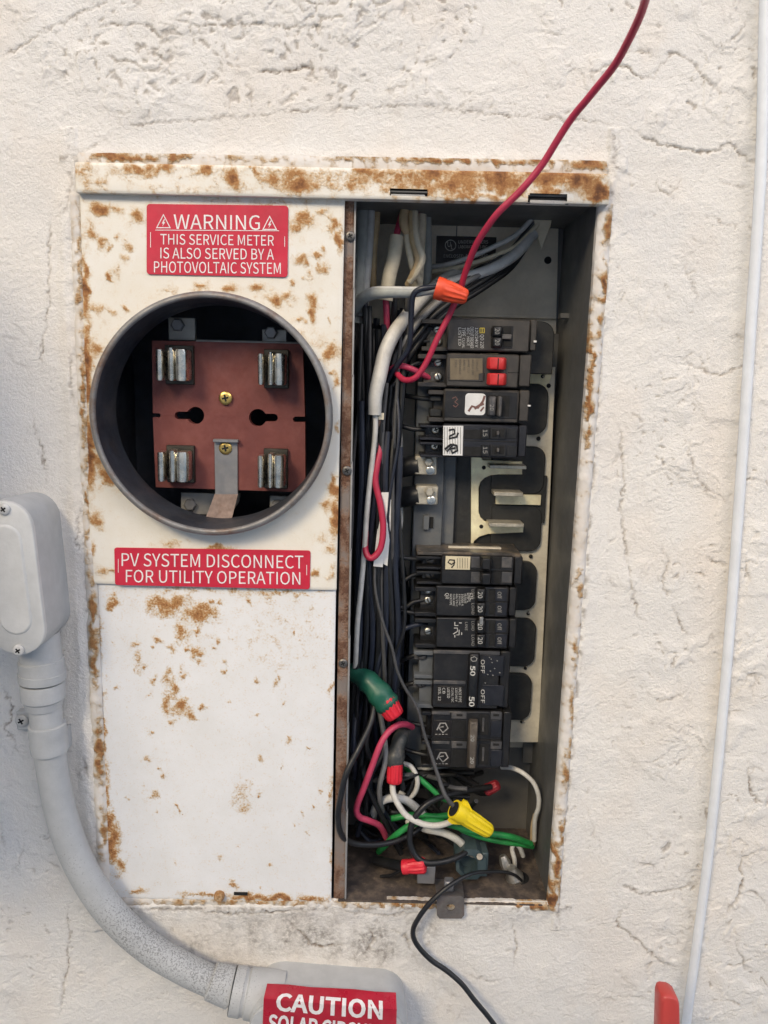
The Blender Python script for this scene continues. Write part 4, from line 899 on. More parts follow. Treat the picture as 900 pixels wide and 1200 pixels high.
# --- 6, 7: tandem 20s with white print
def tandem(y0, lab, rows, tsy, sym):
    b = Brk(511, y0, 605, y0 + 36.5, 'brk_black', lab, 486, None, ((502, y0 + 4), (501.5, y0 + 16)) if not sym else ((501.5, y0 + 15.5),), 'nickel', 9, sr=.0034)
    if not sym:
        b.text([(t_, (x_, y0 + 8 + dy, x_ + w_, y0 + 8 + dy + l_), bo) for t_, x_, dy, w_, l_, bo in (('QR', 521, 0, 5, 7, 0), ('HACR TYPE', 527, 1, 2.6, 13, 0), ('CU/AL WIRE', 530.4, 1, 2.6, 14, 0), ('60/75 C', 533.8, 1, 2.6, 15, 0), ('120/240', 537.2, 1, 2.6, 13, 0), ('10000 A', 540.6, 1, 2.6, 14, 0), ('ISSUE', 544, 1, 2.6, 11, 0), ('DNPL', 547.5, 0, 4, 11, 0), ('CTL', 551.5, 0, 2.8, 8, 0))], 'print_w')
    else:
        b.add('diagram', join(*[stroke(q, .9, b.Y - TX) for q in ([(533, y0 + 5), (533, y0 + 9), (537, y0 + 9)], [(532, y0 + 12), (536, y0 + 12), (536, y0 + 16), (531, y0 + 19)], [(538, y0 + 6), (541, y0 + 6)], [(538, y0 + 14), (538, y0 + 20), (535, y0 + 20)], [(533, y0 + 20), (533, y0 + 23)], [(541, y0 + 17), (541, y0 + 20)])]), 'print_w')
        b.text([('LINE', (545, y0 + 5, 548, y0 + 15), 0)], 'print_dim')
    b.text([('LOAD', (552.5, y0 + 4, 556, y0 + 15), 0), ('LOAD', (552.5, y0 + 20, 556, y0 + 33), 0)], 'print_dim')
    for k, dy in enumerate((2.5, 19)):
        b.add('toggle_slot', pbox(573.5, y0 + dy + 1, 580, y0 + dy + 14, b.Y - .0004, b.Y, .0001), 'slot')
        h_ = b.handle(557.5, y0 + dy, 570, y0 + dy + 15, 'handle_black', .006)
        lettering([('20', rq(560, y0 + dy + 4, 565.5, y0 + dy + 11.5), True, 0)], b.Y - .0063, 'print_w', h_)
        b.panel('face_pad', 580.5, y0 + dy, 594, y0 + dy + 15, 'brk_navy', .0005)
        b.text([('Off', (583, y0 + dy + 4, 588, y0 + dy + 12), 0)], 'print_dim', .0007)
    b.add('pole_gap', pbox(556, y0 + 17.6, 596, y0 + 18.6, b.Y - .0006, b.Y, .0001), 'slot')
    b.add('edge_line', pbox(512, y0 + 1.2, 594, y0 + 2.2, b.Y - .0003, b.Y, .0001), 'brk_grey')
    return b
tandem(687, 'tandem breaker with two 20 handles and a block of white print', 0, 0, False)
b = tandem(724, 'tandem breaker with two 20 handles and a small white wiring diagram', 0, 0, True)
b.add('handle_clip', pbox(562, 723.5, 566.5, 732, b.Y - .0068, b.Y - .002, .0003), 'silver')
# --- 8: two-pole 50
b = Brk(507, 762, 597, 831, 'brk_black', 'large two-pole breaker marked 50 and OFF with a white printed label', 485, 'base_grey', ((494.5, 767.5), (493, 800)), 'dark_screw', 12, twin=True, shelf=.010, sr=.0042)
for y0 in (762, 797):
    b.add('top_ridge', pbox(508, y0 + .8, 586 if y0 < 780 else 546, y0 + 5, b.Y - .0012, b.Y, .0006), 'brk_grey')
    b.panel('face_pad', 565, y0 + 6, 590, y0 + 30, 'brk_navy', .0005)
    b.text([('50', (551, y0 + 18, 557, y0 + 30) if y0 < 780 else (549.5, y0 + 19, 556, y0 + 31), .008)], 'print_w', .0054)
    b.text([('OFF', (563.5, y0 + 11, 568, y0 + 27), .0)], 'print_w', .0008)
b.handle(548, 766, 562, 829, 'handle_black', .005)
b.panel('label', 512, 804, 543.5, 825, 'ul_black', .0004)
b.text([(t_, (x_, 806, x_ + 3.2, 806 + l_), 0) for t_, x_, l_ in (('HACR TYPE', 537.5, 17), ('120/240 V', 533, 16), ('CU/AL 75C', 528.5, 17), ('LISTED', 524, 12), ('CB', 518.5, 7), ('ISS. 12', 513.5, 15))], 'print_w', .0006)
b.add('paint_specks', join(*[stroke([(x_, y_), (x_ + 1.3, y_ + .8)], 1.0, b.Y - .0007) for x_, y_ in ((573, 770), (576, 776), (574, 786), (579, 783), (571, 790), (582, 774), (577, 791), (568, 800), (585, 788), (575, 772))]), 'print_dim')
b.add('raised_ring', join(stroke([(552, 771), (556, 769.5), (559, 771.5), (558, 774.5), (554, 775), (552, 773), (552, 771)], 1.0, b.Y - .0054)), 'print_dim')
# --- 9: two-pole with brown handle tie
b = Brk(505, 833, 598, 901, 'brk_black', 'lowest two-pole breaker with a brown bar tying its handles', 494, None, (), 'dark_screw', 10, twin=True)
for y0 in (833.5, 868):
    b.panel('top_ridge', 506, y0 + .8, 527, y0 + 4, 'brk_grey', .0008); b.panel('top_ridge', 529, y0 + .8, 547, y0 + 9, 'brk_grey', .0008); b.panel('top_ridge', 575, y0 + .8, 588, y0 + 10, 'brk_grey', .0008)
    for x0 in (535, 578): b.add('notch', pbox(x0, y0 + 3.5, x0 + 7, y0 + 6, b.Y - .0011, b.Y - .0006, .0001), 'slot')
    b.panel('label', 508, y0 + 10.5, 528.5, y0 + 30, 'ul_black', .0004)
    b.add('symbol', join(stroke([(512, y0 + 22), (516, y0 + 14), (522, y0 + 14), (525, y0 + 20), (519, y0 + 25), (514, y0 + 19), (520, y0 + 18)], 1.6, b.Y - .0006), *[stroke([(510 + i * 4, y0 + 27), (512.5 + i * 4, y0 + 27)], .9, b.Y - .0006) for i in range(4)]), 'print_dim')
    b.add('toggle_slot', pbox(529.5, y0 + 10.5, 546, y0 + 30, b.Y - .0004, b.Y, .0001), 'slot'); b.add('toggle_slot', pbox(561, y0 + 4, 573, y0 + 28, b.Y - .0005, b.Y, .0001), 'slot')
    b.add('toggle_edge', pbox(565, y0 + 8, 567.5, y0 + 24, b.Y - .0010, b.Y - .0003, .0002), 'brk_grey')
    b.panel('face_pad', 575, y0 + 11, 588, y0 + 30, 'brk_navy', .0006)
b.add('pole_gap', pbox(505, 866.4, 588, 868.2, b.Y - .0010, b.Y, .0001), 'slot')
h_ = b.handle(548.5, 845, 560, 899, 'handle_tan', .008, 'handle_tie')
lettering([('20', rq(551.5, 861, 556, 869), True, .01), ('20', rq(551, 887, 555.5, 895), True, .01)], b.Y - .0083, 'print_dim', h_)

# ---- printed label on the back panel (part of the panel)
Yl = YB - .0024
ul = obj('label_plate', pbox(511, 277, 581, 315, Yl, YB - .0001, .0001), 'ul_black', enc)
cx_, cy_ = 528, 287.5
a_ = [(cx_ + 6.2 * math.cos(t), cy_ + 6.2 * math.sin(t)) for t in np.linspace(0, 2 * math.pi, 25)]
obj('emblem', join(stroke(a_, .9, Yl - .0002)), 'print_w', ul)
lettering([('U', rq(524.4, 283.2, 528.2, 289.4), False, .0), ('L', rq(528.6, 286.6, 531.4, 292), False, .0), ('UNDERWRITERS', rq(537, 281.5, 572, 285.5), False, .0), ('LABORATORIES INC.', rq(537, 287.3, 572, 291), False, 0), ('ENCLOSED', rq(520, 298, 543, 302), False, 0), ('PANELBOARD', rq(546, 298, 572, 302), False, 0)], Yl - .0002, 'print_w', ul)
obj('label_window', pbox(524, 307, 545, 315, Yl - .0003, Yl, .0001), 'strap_grey', ul)

# ================================================================== STICKERS
def sticker(name, cor, Y, mat, label, r=4):
    """thin plate with rounded corners between four photo-pixel corners"""
    us = np.array(rrect(0, 1, 0, 1, .5, 1)); w_ = np.linalg.norm(np.subtract(cor[1], cor[0])); h_ = np.linalg.norm(np.subtract(cor[3], cor[0]))
    pts = np.array(rrect(0, w_, 0, h_, r, 5)) / np.array([w_, h_])
    W = quad_put(pts, cor, Y)
    o = obj(name, prism(W[:, [0, 2]], Y - .0004, Y, .00012), mat); return tag(o, label, 'warning sticker')
SY = -.0022
st = sticker('warning_sticker', [(172, 239), (338, 241), (337, 325), (172, 321.5)], SY, 'sticker_red', 'red warning sticker about a photovoltaic system, above the round meter hole')
LY = SY - .00055
def slope(x0, y0, x1, y1, k=.012): return [(x0, y0), (x1, y0 + (x1 - x0) * k), (x1, y1 + (x1 - x0) * k), (x0, y1)]
for body, q, bo in (('WARNING', slope(203.5, 251, 304.5, 268.5), 0), ('THIS SERVICE METER', slope(188, 274, 321, 286.5), 0), ('IS ALSO SERVED BY A', slope(188, 290, 321, 303), 0), ('PHOTOVOLTAIC SYSTEM', slope(180.5, 306, 329, 319.5), 0)):
    put_text(body, q, LY, 'sticker_text', st, bold=bo)
obj('rule', stroke([(182, 269.6), (327, 270.4)], .8, LY), 'sticker_text', st)
def hazard(cx, cy, s_):
    t = [(cx, cy - s_), (cx + s_ * .92, cy + s_ * .78), (cx - s_ * .92, cy + s_ * .78)]
    ctr = np.mean(t, 0); P = [at(*p, LY) for p in t] + [at(*(np.array(p) * .80 + ctr * .20), LY) for p in t]
    a = (np.array(P), [(0, 1, 4, 3), (1, 2, 5, 4), (2, 0, 3, 5)])
    bolt = [(.10, -.50), (-.22, .12), (-.02, .10), (-.14, .52), (.24, -.10), (.04, -.08), (.20, -.46)]
    b_ = (np.array([at(cx + x * s_ * .95, cy + .10 * s_ + y * s_ * .95, LY) for x, y in bolt]), [(0, 1, 2, 5, 6), (2, 3, 4, 5)])
    return join(a, b_)
obj('hazard_symbol', hazard(191.5, 260, 9.5), 'sticker_text', st); obj('hazard_symbol', hazard(316, 262, 9.5), 'sticker_text', st)
obj('fine_print', stroke([(176.4, 272), (176.4, 290)], .7, LY), 'sticker_text', st); obj('fine_print', stroke([(333.6, 277), (333.6, 289)], .7, LY), 'sticker_text', st)
st2 = sticker('warning_sticker', [(134, 641.5), (364, 645), (363, 690.5), (135, 685.5)], SY, 'sticker_red', 'long red PV system disconnect sticker under the round meter hole', 3)
for body, q in (('PV SYSTEM DISCONNECT', slope(142.5, 648, 355.5, 663.5, .014)), ('FOR UTILITY OPERATION', slope(147.5, 667.5, 352, 682.5, .014))): put_text(body, q, LY, 'sticker_text', st2)
obj('fine_print', stroke([(138.6, 655), (138.6, 671)], .7, LY), 'sticker_text', st2); obj('fine_print', stroke([(359.4, 662), (359.4, 674)], .7, LY), 'sticker_text', st2)

# ================================================================== CONDUIT
def dirt_geo(geo, fn):
    V, F = geo; return (V, F), {'dirt': fn(np.asarray(V))}
def pix(V):
    q = (np.asarray(V) - CAM) @ CM; return 450 + 900 * q[:, 0] / q[:, 1], 600 - 900 * q[:, 2] / q[:, 1]
def cdirt(V):
    x, y = pix(V)
    return .14 + .70 * np.exp(-((x - 175) / 110) ** 2 - ((y - 1095) / 75) ** 2) + .45 * np.exp(-((x - 255) / 40) ** 2 - ((y - 1150) / 40) ** 2) + .25 * np.exp(-((x - 70) / 30) ** 2 - ((y - 1000) / 60) ** 2)
def cobj(name, geo, par, sharp=40, mat='conduit'):
    (V, F), a = dirt_geo(geo, cdirt); return obj(name, (V, F), mat, par, sharp, a)
def stadium(p0, p1, rad, n=12):
    """outline (x, z) of a round-ended bar between two points"""
    p0, p1 = np.asarray(p0), np.asarray(p1); d = (p1 - p0) / np.linalg.norm(p1 - p0); a0 = math.atan2(d[1], d[0])
    return [tuple(p1 + rad * np.array([math.cos(a0 + t), math.sin(a0 + t)])) for t in np.linspace(-math.pi / 2, math.pi / 2, n)] + [tuple(p0 + rad * np.array([math.cos(a0 + t), math.sin(a0 + t)])) for t in np.linspace(math.pi / 2, 1.5 * math.pi, n)]
def loft(outline_fn, ys):
    """stack of outlines (same count) at depths ys -> closed skin"""
    rings = [np.array(outline_fn(k)) for k in range(len(ys))]; n = len(rings[0])
    V = np.concatenate([np.c_[r[:, 0], np.full(n, y), r[:, 1]] for r, y in zip(rings, ys)])
    F = [(k * n + i, k * n + (i + 1) % n, (k + 1) * n + (i + 1) % n, (k + 1) * n + i) for k in range(len(ys) - 1) for i in range(n)]
    F.append(tuple(range(n - 1, -1, -1))); F.append(tuple(range((len(ys) - 1) * n, len(ys) * n))); return V, F
CF = -.047
a0, a1 = at(5, 620, CF)[[0, 2]], at(20, 737, CF)[[0, 2]]
rad = 33.5 * mpp(CF)
cb = thing('conduit_fitting', [a1[0], -.02, a1[1] - rad], 'grey upright conduit access fitting with a domed screwed-on cover plate', 'conduit fitting')
bprof = [(CF + .0035, .98), (CF + .008, 1.0), (-.022, 1.02), (-.010, .99), (.006, .94)]
cobj('body', loft(lambda k: stadium(a0, a1, rad * bprof[k][1] * .99, 14), [p[0] for p in bprof]), cb)
cp_ = [(CF + .0038, 1.0), (CF + .0012, 1.0), (CF + .0004, .985), (CF, .955)]
cov = cobj('cover_plate', loft(lambda k: stadium(a0, a1, rad * cp_[k][1], 14), [p[0] for p in cp_]), cb, mat='conduit_pale')
e0, e1 = a0 + (a1 - a0) * .06 + np.array([0, -.004]), a1 - (a1 - a0) * .10
ep = [(CF + .0004, 1.0), (CF - .0003, .96), (CF - .0011, .88), (CF - .0012, .80)]
cobj('embossed_panel', loft(lambda k: stadium(e0, e1, rad * .60 * ep[k][1], 14), [p[0] for p in ep]), cov, mat='conduit_pale')
for px, py in ((5.5, 596.5), (22.5, 761.5)): add_screw(at(px, py, CF), .0042, 'fascia', cb, 'cross', .6, .0024, 'cover_screw')
# pipe: centre line through the photograph, radius one inch tube
PYc = -.0165; PR = .0121
hub0 = at(45, 742, PYc); hub1 = at(50, 790, PYc)
cobj('hub', lathe(hub0, hub1, [(0, .0152), (.62, .0156), (.64, .0168), (.98, .0168), (1, .0156)], 36), cb)
el = thing('conduit_pipe', at(150, 1110, 0), 'grey-painted bent conduit pipe with dark mildew specks along its elbow', 'conduit')
pipe_pts = [(50, 788), (53, 830), (57, 868), (62, 905), (70, 948), (84, 992), (106, 1036), (136, 1076), (174, 1110), (214, 1134), (250, 1151), (272, 1158)]
C_ = smooth([at(x, y, PYc) for x, y in pipe_pts], 9)
cobj('pipe', sweep(C_, PR, 28), el, 60)
c0, c1 = at(49.5, 792, PYc), at(51, 823, PYc)
cobj('compression_ring', lathe(at(49.3, 786, PYc), at(49.7, 797, PYc), [(0, .0160), (.1, .0174), (.9, .0174), (1, .0164)], 36), el)
cobj('gland_nut', lathe(at(49.6, 799, PYc), at(51.6, 829, PYc), [(0, .0160), (.08, .0166), (.62, .0163), (.70, .0148), (.98, .0136), (1, .0124)], 6 * 6), el, 25)
k0, k1 = at(246, 1148.5, PYc), at(274, 1158.5, PYc)
cobj('gland_nut', lathe(k0, k1, [(0, .0128), (.06, .0146), (.5, .0154), (.95, .0158), (1, .0140)], 36), el, 25)
cl = thing('conduit_clamp', at(56, 885, 0), 'grey one-screw clamp holding the conduit to the wall', 'pipe clamp')
ca, cb_ = at(55.2, 848, PYc), at(58.5, 881, PYc)
cobj('band', lathe(ca, cb_, [(0, .0128), (.03, .0140), (.35, .0144), (.5, .0137), (.65, .0144), (.97, .0140), (1, .0128)], 36), cl)
q0, q1 = at(70, 850, 0), at(83, 876, 0)
cobj('foot', join(box(min(q0[0], q1[0]), max(q0[0], q1[0]), -.007, .004, q1[2], q0[2], .001), pbox(19, 834, 46, 856, -.0035, .004, .001)), cl)
add_screw(at(26, 844, -.0034), .0052, 'fascia', cl, 'cross', .5, .0024)
# second fitting, lying along the bottom edge, with its sticker
LF = -.044
b0, b1 = at(338, 1206, LF)[[0, 2]], at(444, 1214, LF)[[0, 2]]
lb = thing('conduit_fitting', [b0[0], -.02, b0[1] - .03], 'grey conduit fitting lying level at the bottom edge, with a caution sticker', 'conduit fitting')
rad2 = 37.5 * mpp(LF)
def bar(p0, p1, r, sq=.45):
    return stadium(p0, p1, r, 14)
lprof = [(LF + .0035, .95), (LF + .007, 1.0), (-.028, 1.02), (-.010, 1.0), (.006, .94)]
cobj('body', loft(lambda k: bar(b0 + np.array([-.010, 0]), b1, rad2 * lprof[k][1]), [p[0] for p in lprof]), lb)
cobj('cover_plate', loft(lambda k: bar(b0 + np.array([-.010, 0]), b1, rad2 * (.93, .93, .91)[k]), [LF + .0034, LF + .0006, LF]), lb)
h0, h1 = at(272, 1160.5, PYc), at(330, 1170, PYc)
cobj('hub', lathe(h0, h1, [(0, .0172), (.03, .0190), (.22, .0192), (.26, .0178), (.30, .0178), (.33, .0194), (.5, .0200), (1, .0215)], 36), lb)
cobj('seal_ring', lathe(at(272.5, 1160.5, PYc), at(276, 1161, PYc), [(0, .0186), (1, .0186)], 36), lb, mat='boot_grey')
# caution sticker: flat on the cover, its upper edge folded back over the rim
SC = LF - .0005
def fold_sticker():
    f = [(309, 1170), (465, 1183), (462, 1262), (306, 1248)]
    top = [at(313, 1153, LF + .011), at(464, 1163.5, LF + .011)]
    V = [top[0], top[1], at(*f[0], SC), at(*f[1], SC), at(*f[2], SC), at(*f[3], SC)]
    V = np.array(V); n = 7; rows = []
    for t in np.linspace(0, 1, n): rows += [V[0] * (1 - t) + V[1] * t]
    for t in np.linspace(0, 1, n): rows += [V[2] * (1 - t) + V[3] * t]
    for t in np.linspace(0, 1, n): rows += [V[5] * (1 - t) + V[4] * t]
    rows = np.array(rows); rows[:n, 1] += .0006 * np.sin(np.arange(n) * 2.1); back = rows + np.array([0, .0004, 0])
    F = [(r * n + i, r * n + i + 1, (r + 1) * n + i + 1, (r + 1) * n + i) for r in (0, 1) for i in range(n - 1)]
    m = 3 * n; G = [tuple(j + m for j in q[::-1]) for q in F]
    per = list(range(n)) + [2 * n - 1, 3 * n - 1] + list(range(3 * n - 2, 2 * n - 1, -1)) + [n]
    F += G + [(per[i], per[i] + m, per[(i + 1) % len(per)] + m, per[(i + 1) % len(per)]) for i in range(len(per))]
    return np.concatenate([rows, back]), F
cs = tag(obj('warning_sticker', fold_sticker(), 'sticker_dark', None, 20), 'dark red caution sticker wrapped over the level conduit fitting', 'warning sticker')
f0 = [(309, 1170), (465, 1183)]
def on_sticker(u, v):
    """u along, v down from the top edge of the sticker in pixels: the fold is at v = 18"""
    return u, v
def caution_text():
    V2, F = text_geo('CAUTION', .012)
    # lettering runs across the fold: rows above the fold lie on the folded strip
    c = np.array([at(313, 1153, LF + .011), at(464, 1163.5, LF + .011), at(465, 1183, SC), at(309, 1170, SC), at(462, 1262, SC), at(306, 1248, SC)])
    u = .095 + V2[:, 0] * .80; v = 9 + (1 - V2[:, 1]) * 22
    W = []
    for a, b, lf in zip(u, v, V2[:, 2]):
        if b < 18: t = b / 18; p = (c[0] * (1 - a) + c[1] * a) * (1 - t) + (c[3] * (1 - a) + c[2] * a) * t
        else: t = (b - 18) / 79; p = (c[3] * (1 - a) + c[2] * a) * (1 - t) + (c[5] * (1 - a) + c[4] * a) * t
        W.append(p + np.array([0, -.0006 - lf * .00003, .0001]))
    return np.array(W), F
def cut_text(V, F, lines):
    """split the triangles of a flat text along horizontal lines so it can be folded there"""
    V = [tuple(v) for v in V]; out = []
    for f in F:
        polys = [list(f)]
        for L_ in lines:
            nxt = []
            for p in polys:
                lo_, hi_ = [], []
                for i in range(len(p)):
                    a, b = p[i], p[(i + 1) % len(p)]; ya, yb = V[a][1] - L_, V[b][1] - L_
                    if ya <= 0: lo_.append(a)
                    if ya >= 0: hi_.append(a)
                    if ya * yb < 0:
                        t = ya / (ya - yb); V.append((V[a][0] + (V[b][0] - V[a][0]) * t, L_, V[a][2])); lo_.append(len(V) - 1); hi_.append(len(V) - 1)
                nxt += [q for q in (lo_, hi_) if len(q) > 2]
            polys = nxt
        out += [tuple(p) for p in polys]
    return np.array(V), out
V2, F2 = text_geo('CAUTION', .012); _TXT[('CAUTION', .012, 1.0)] = cut_text(V2, F2, [1 - 9 / 22])
obj('lettering', caution_text(), 'sticker_text', cs)
put_text('SOLAR CIRCUIT', [(315, 1188), (448, 1201), (446, 1222), (313, 1209)], SC - .0005, 'sticker_text', cs, bold=.012)

# thin white cable down the wall
wire([(903, -60, -.004), (897, 0, -.0035), (892, 190, -.0035), (880, 380, -.0035), (866, 590, -.0035), (850, 800, -.0035), (832, 985, -.004), (818, 1095, -.004), (805, 1192, -.004), (798, 1260, -.004)], .0038, 'cable_white', 'thin white cable running down the wall beside the panel', None, 'cable', 'cable', n=16)
# tip of a red tool handle held up in front of the wall
TY = -.10
hp = [(772, 1260), (774, 1175), (776, 1169.5), (780, 1168), (789, 1169), (795, 1171.5), (798, 1178), (800.5, 1260)]
def tool_geo():
    P = np.array(ppoly(hp, TY)); c_ = P.mean(0); r_ = [(TY, .70), (TY + .0008, .84), (TY + .0024, .95), (TY + .005, 1.0), (TY + .012, 1.0), (TY + .015, .85)]
    def f(k):
        Q = P.copy(); Q[:, 0] = c_[0] + (P[:, 0] - c_[0]) * r_[k][1]; Q[1:-1, 1] -= .004 * (1 - r_[k][1]); return Q
    return loft(f, [a for a, _ in r_])
th = tag(obj('tool_handle', tool_geo(), 'tool_red', None, 50), 'red plastic tool handle poking into view near the white cable', 'tool handle')

# ================================================================== WIRES
RB = .0021
# --- loose ends with their own look
wire([(772, -60, -.17), (757, 0, -.125), (742, 38, -.10), (716, 82, -.075), (688, 116, -.058), (668, 142, -.046), (640, 186, -.034), (612, 221, -.028), (585, 248, -.022), (562, 280, -.008), (546, 315, .010), (537, 345, .020), (522, 378, .024), (507, 408, .026), (494, 434, .028), (484, 444, .030), (474, 445, .036), (466, 438, .045), (461, 430, .052)], .0024, 'w_red', 'long loose red wire rising out of the panel past its lid', n=12, jit=.0007)
wire([(447, 452, .062), (450, 440, .056), (461, 431, .048), (472, 429, .044), (484, 433, .044), (494, 438, .047), (503, 443, .052)], .0024, 'w_pink', 'short pink-red wire arching to the red-handled breaker')
wire([(443, 455, .07), (441, 480, .056), (441, 500, .044), (445, 525, .036), (442, 545, .032), (440, 565, .030), (446, 592, .028), (449, 618, .026), (446, 642, .025), (436, 654, .025), (429, 648, .027), (428, 630, .033), (432, 600, .040), (436, 565, .05), (438, 545, .06)], .0026, 'w_red', 'red wire hanging in a narrow loop in front of the black bundle', n=12)
wire([(540, 317, .090), (520, 328, .080), (504, 341, .070), (488, 357, .060), (474, 374, .050), (461, 392, .042), (451, 414, .038), (445, 440, .034), (440, 464, .032), (439, 486, .032)], [.0046, .0050, .0055, .0058, .0058, .0052], 'w_white', 'thick white cable jacket curving down through the bundle, cut off at its end', n=14, name='cable', cat='cable')
wire([(439, 478, .033), (440, 500, .032), (438, 525, .031), (434, 560, .030), (430, 600, .029), (427, 645, .029), (423, 690, .029), (419, 730, .030), (417, 770, .036), (415, 800, .05)], .0022, 'w_white', 'thin white wire running down in front of the black bundle')
wire([(445, 486, .034), (444, 497, .034), (436, 508, .036), (429, 520, .038), (425, 540, .04), (423, 570, .05)], .0012, 'w_brown', 'thin brown wire leaving the cut end of the white jacket')
tag(obj('jacket_end', join(pbox(443, 484, 450, 492, .032, .034, .0003)), 'w_cream'), 'small torn scrap of cream jacket at the white cable end', 'cable scrap')
# white tape flag
tf = []
for q, dy in ((([(447, 577), (455.5, 577), (448.5, 665), (437.5, 663)]), 0), (([(455, 584), (460.5, 587), (454, 663), (448.5, 661)]), .002)):
    P = [at(*p, .030 + dy) for p in q]; rows = []
    for t in np.linspace(0, 1, 9):
        a, b_ = P[0] * (1 - t) + P[3] * t, P[1] * (1 - t) + P[2] * t; o_ = np.array([0, .0016 * math.sin(t * 5 + dy * 900), 0]); rows += [a + o_, b_ - o_ * .5]
    rows = np.array(rows); bk = rows + np.array([0, .0004, 0]); n = len(rows)
    F = [(2 * i, 2 * i + 1, 2 * i + 3, 2 * i + 2) for i in range(8)]; F += [tuple(j + n for j in f[::-1]) for f in F] 
    per = [2 * i for i in range(9)] + [2 * i + 1 for i in range(8, -1, -1)]
    F += [(per[i], per[(i + 1) % 18], per[(i + 1) % 18] + n, per[i] + n) for i in range(18)]
    tf.append((np.concatenate([rows, bk]), F))
tag(obj('tape_flag', join(*tf), 'paper'), 'folded white paper flag hanging among the black wires behind the red loop', 'paper tag')
# grey cable arriving from the partition, with the orange nut
wire([(416, 371, .060), (421, 354, .046), (434, 345, .036), (455, 342.5, .030), (480, 343, .026), (500, 341, .022), (513, 339, .020)], [.0042, .0046, .0044, .0036, .0026], 'w_jacketgrey', 'pale grey jacketed cable reaching across to the orange wire nut', name='cable', cat='cable', n=12)
wire([(417, 362, .056), (423, 347, .042), (436, 339, .034), (455, 338, .028), (482, 338.5, .024), (514, 338, .020)], .0017, 'w_lightgrey', 'light grey conductor lying on the jacketed cable beside the orange wire nut')
wire([(516, 337, .020), (500, 337.5, .019), (490, 340, .020), (484, 347, .022), (482, 366, .026), (481, 392, .030), (478, 410, .034), (467, 426, .040), (455, 444, .048), (448, 470, .058)], .0022, 'w_navy', 'navy wire dropping from the orange wire nut into the bundle')
def wire_nut(a, b, r0, r1, mat, label, wing=0, ya=.02, yb=.02, group='twist-on wire nuts'):
    """a: open wide end, b: closed narrow end (photo pixels)"""
    p0, p1 = at(*a, ya), at(*b, yb); t = thing('wire_nut', p0, label, 'wire nut', group)
    obj('shell', lathe(p0, p1, [(.0, r0 * .80), (.0, r0 * .97), (.03, r0), (.22, r0 * 1.0), (.26, r0 * .93, 0), (.30, r0 * .92, .6), (.6, (r0 + r1) / 2 * .98, 1), (.90, r1 * 1.02, 1), (.97, r1 * .9, .5), (1.0, r1 * .62, 0)], 48, 12, .075), mat, t, 50)
    obj('mouth', lathe(p0 + (p0 - p1) * .004, p0 + (p0 - p1) * .006, [(0, r0 * .78), (1, r0 * .76)], 24), 'slot', t)
    if wing:
        d, u, v = frame_of(p1 - p0); L_ = np.linalg.norm(p1 - p0)
        for s_ in (1, -1):
            q = p0 + d * L_ * .05; w_ = np.array([q + v * s_ * r0 * .8, q + v * s_ * r0 * 1.35, q + d * L_ * .10 + v * s_ * r0 * 1.4, q + d * L_ * .34 + v * s_ * r0 * .8])
            obj('wing', (np.concatenate([w_ + u * .0012, w_ - u * .0012]), [(0, 1, 2, 3), (7, 6, 5, 4), (0, 4, 5, 1), (1, 5, 6, 2), (2, 6, 7, 3), (3, 7, 4, 0)]), mat, t, 20)
    return t
wire_nut((511, 337), (548, 348.5), .0083, .0052, 'nut_orange', 'orange wire nut overlapping the loose red wire', ya=.010, yb=.008)
# --- jacketed cables and wires coming in from the top
wire([(424, 225, .062), (425, 262, .060), (424, 300, .058), (421, 340, .058), (418, 378, .060)], .0058, 'w_jacketgrey', 'grey-green jacketed cable entering along the partition', name='cable', cat='cable', n=14)
wire([(435, 228, .060), (434, 265, .058), (431, 310, .056), (428, 345, .058), (427, 372, .062)], .0034, 'w_lightgrey', 'slim pale cable entering beside the grey-green one', name='cable', cat='cable')
wire([(442, 232, .066), (441, 262, .062), (438, 290, .060), (437, 322, .062), (437, 340, .068)], .0030, 'w_tan', 'tan-brown wire among the cables entering at the top')
wire([(465, 277, .052), (462, 300, .050), (456, 325, .048), (452, 352, .048)], .0056, 'w_cream', 'cream cable jacket sleeve with red wires at both ends', name='cable', cat='cable', n=14)
wire([(478, 225, .070), (472, 248, .062), (467, 266, .054), (463, 282, .050)], .0026, 'w_pink', 'red wire going into the top of the cream sleeve')
wire([(452, 350, .050), (453, 372, .050), (454, 395, .054), (452, 425, .060), (449, 445, .068)], .0026, 'w_pink', 'faded red wire coming out below the cream sleeve')
wire([(476, 226, .066), (478, 250, .058), (477, 275, .052), (481, 300, .050), (485, 316, .052), (492, 330, .058)], .0029, 'w_cream', 'cream wire in the twisted tan bunch, longest of them')
wire([(484, 226, .064), (482, 252, .054), (484, 280, .048), (490, 305, .046), (484, 322, .047), (478, 334, .054)], .0029, 'w_tan', 'tan wire bent back at the bottom of the twisted bunch')
wire([(488, 228, .062), (486, 255, .052), (489, 282, .046), (495, 302, .044), (489, 318, .045), (480, 330, .050)], .0027, 'w_cream', 'cream wire bent back at the bottom of the twisted bunch')
wire([(480, 228, .060), (474, 246, .052), (473, 262, .050), (478, 272, .052), (488, 268, .056)], .0036, 'w_tan', 'short tan wire knotted across the twisted bunch')
wire([(493, 225, .070), (493, 262, .066), (491, 300, .064), (489, 332, .066), (484, 352, .072)], .0046, 'w_cream', 'cream jacketed cable standing behind the twisted tan bunch', name='cable', cat='cable', n=14)
wire([(499, 228, .080), (500, 275, .078), (500, 320, .078), (496, 350, .080)], .0042, 'w_jacketgrey', 'dull grey cable at the back beside the twisted tan bunch', name='cable', cat='cable')
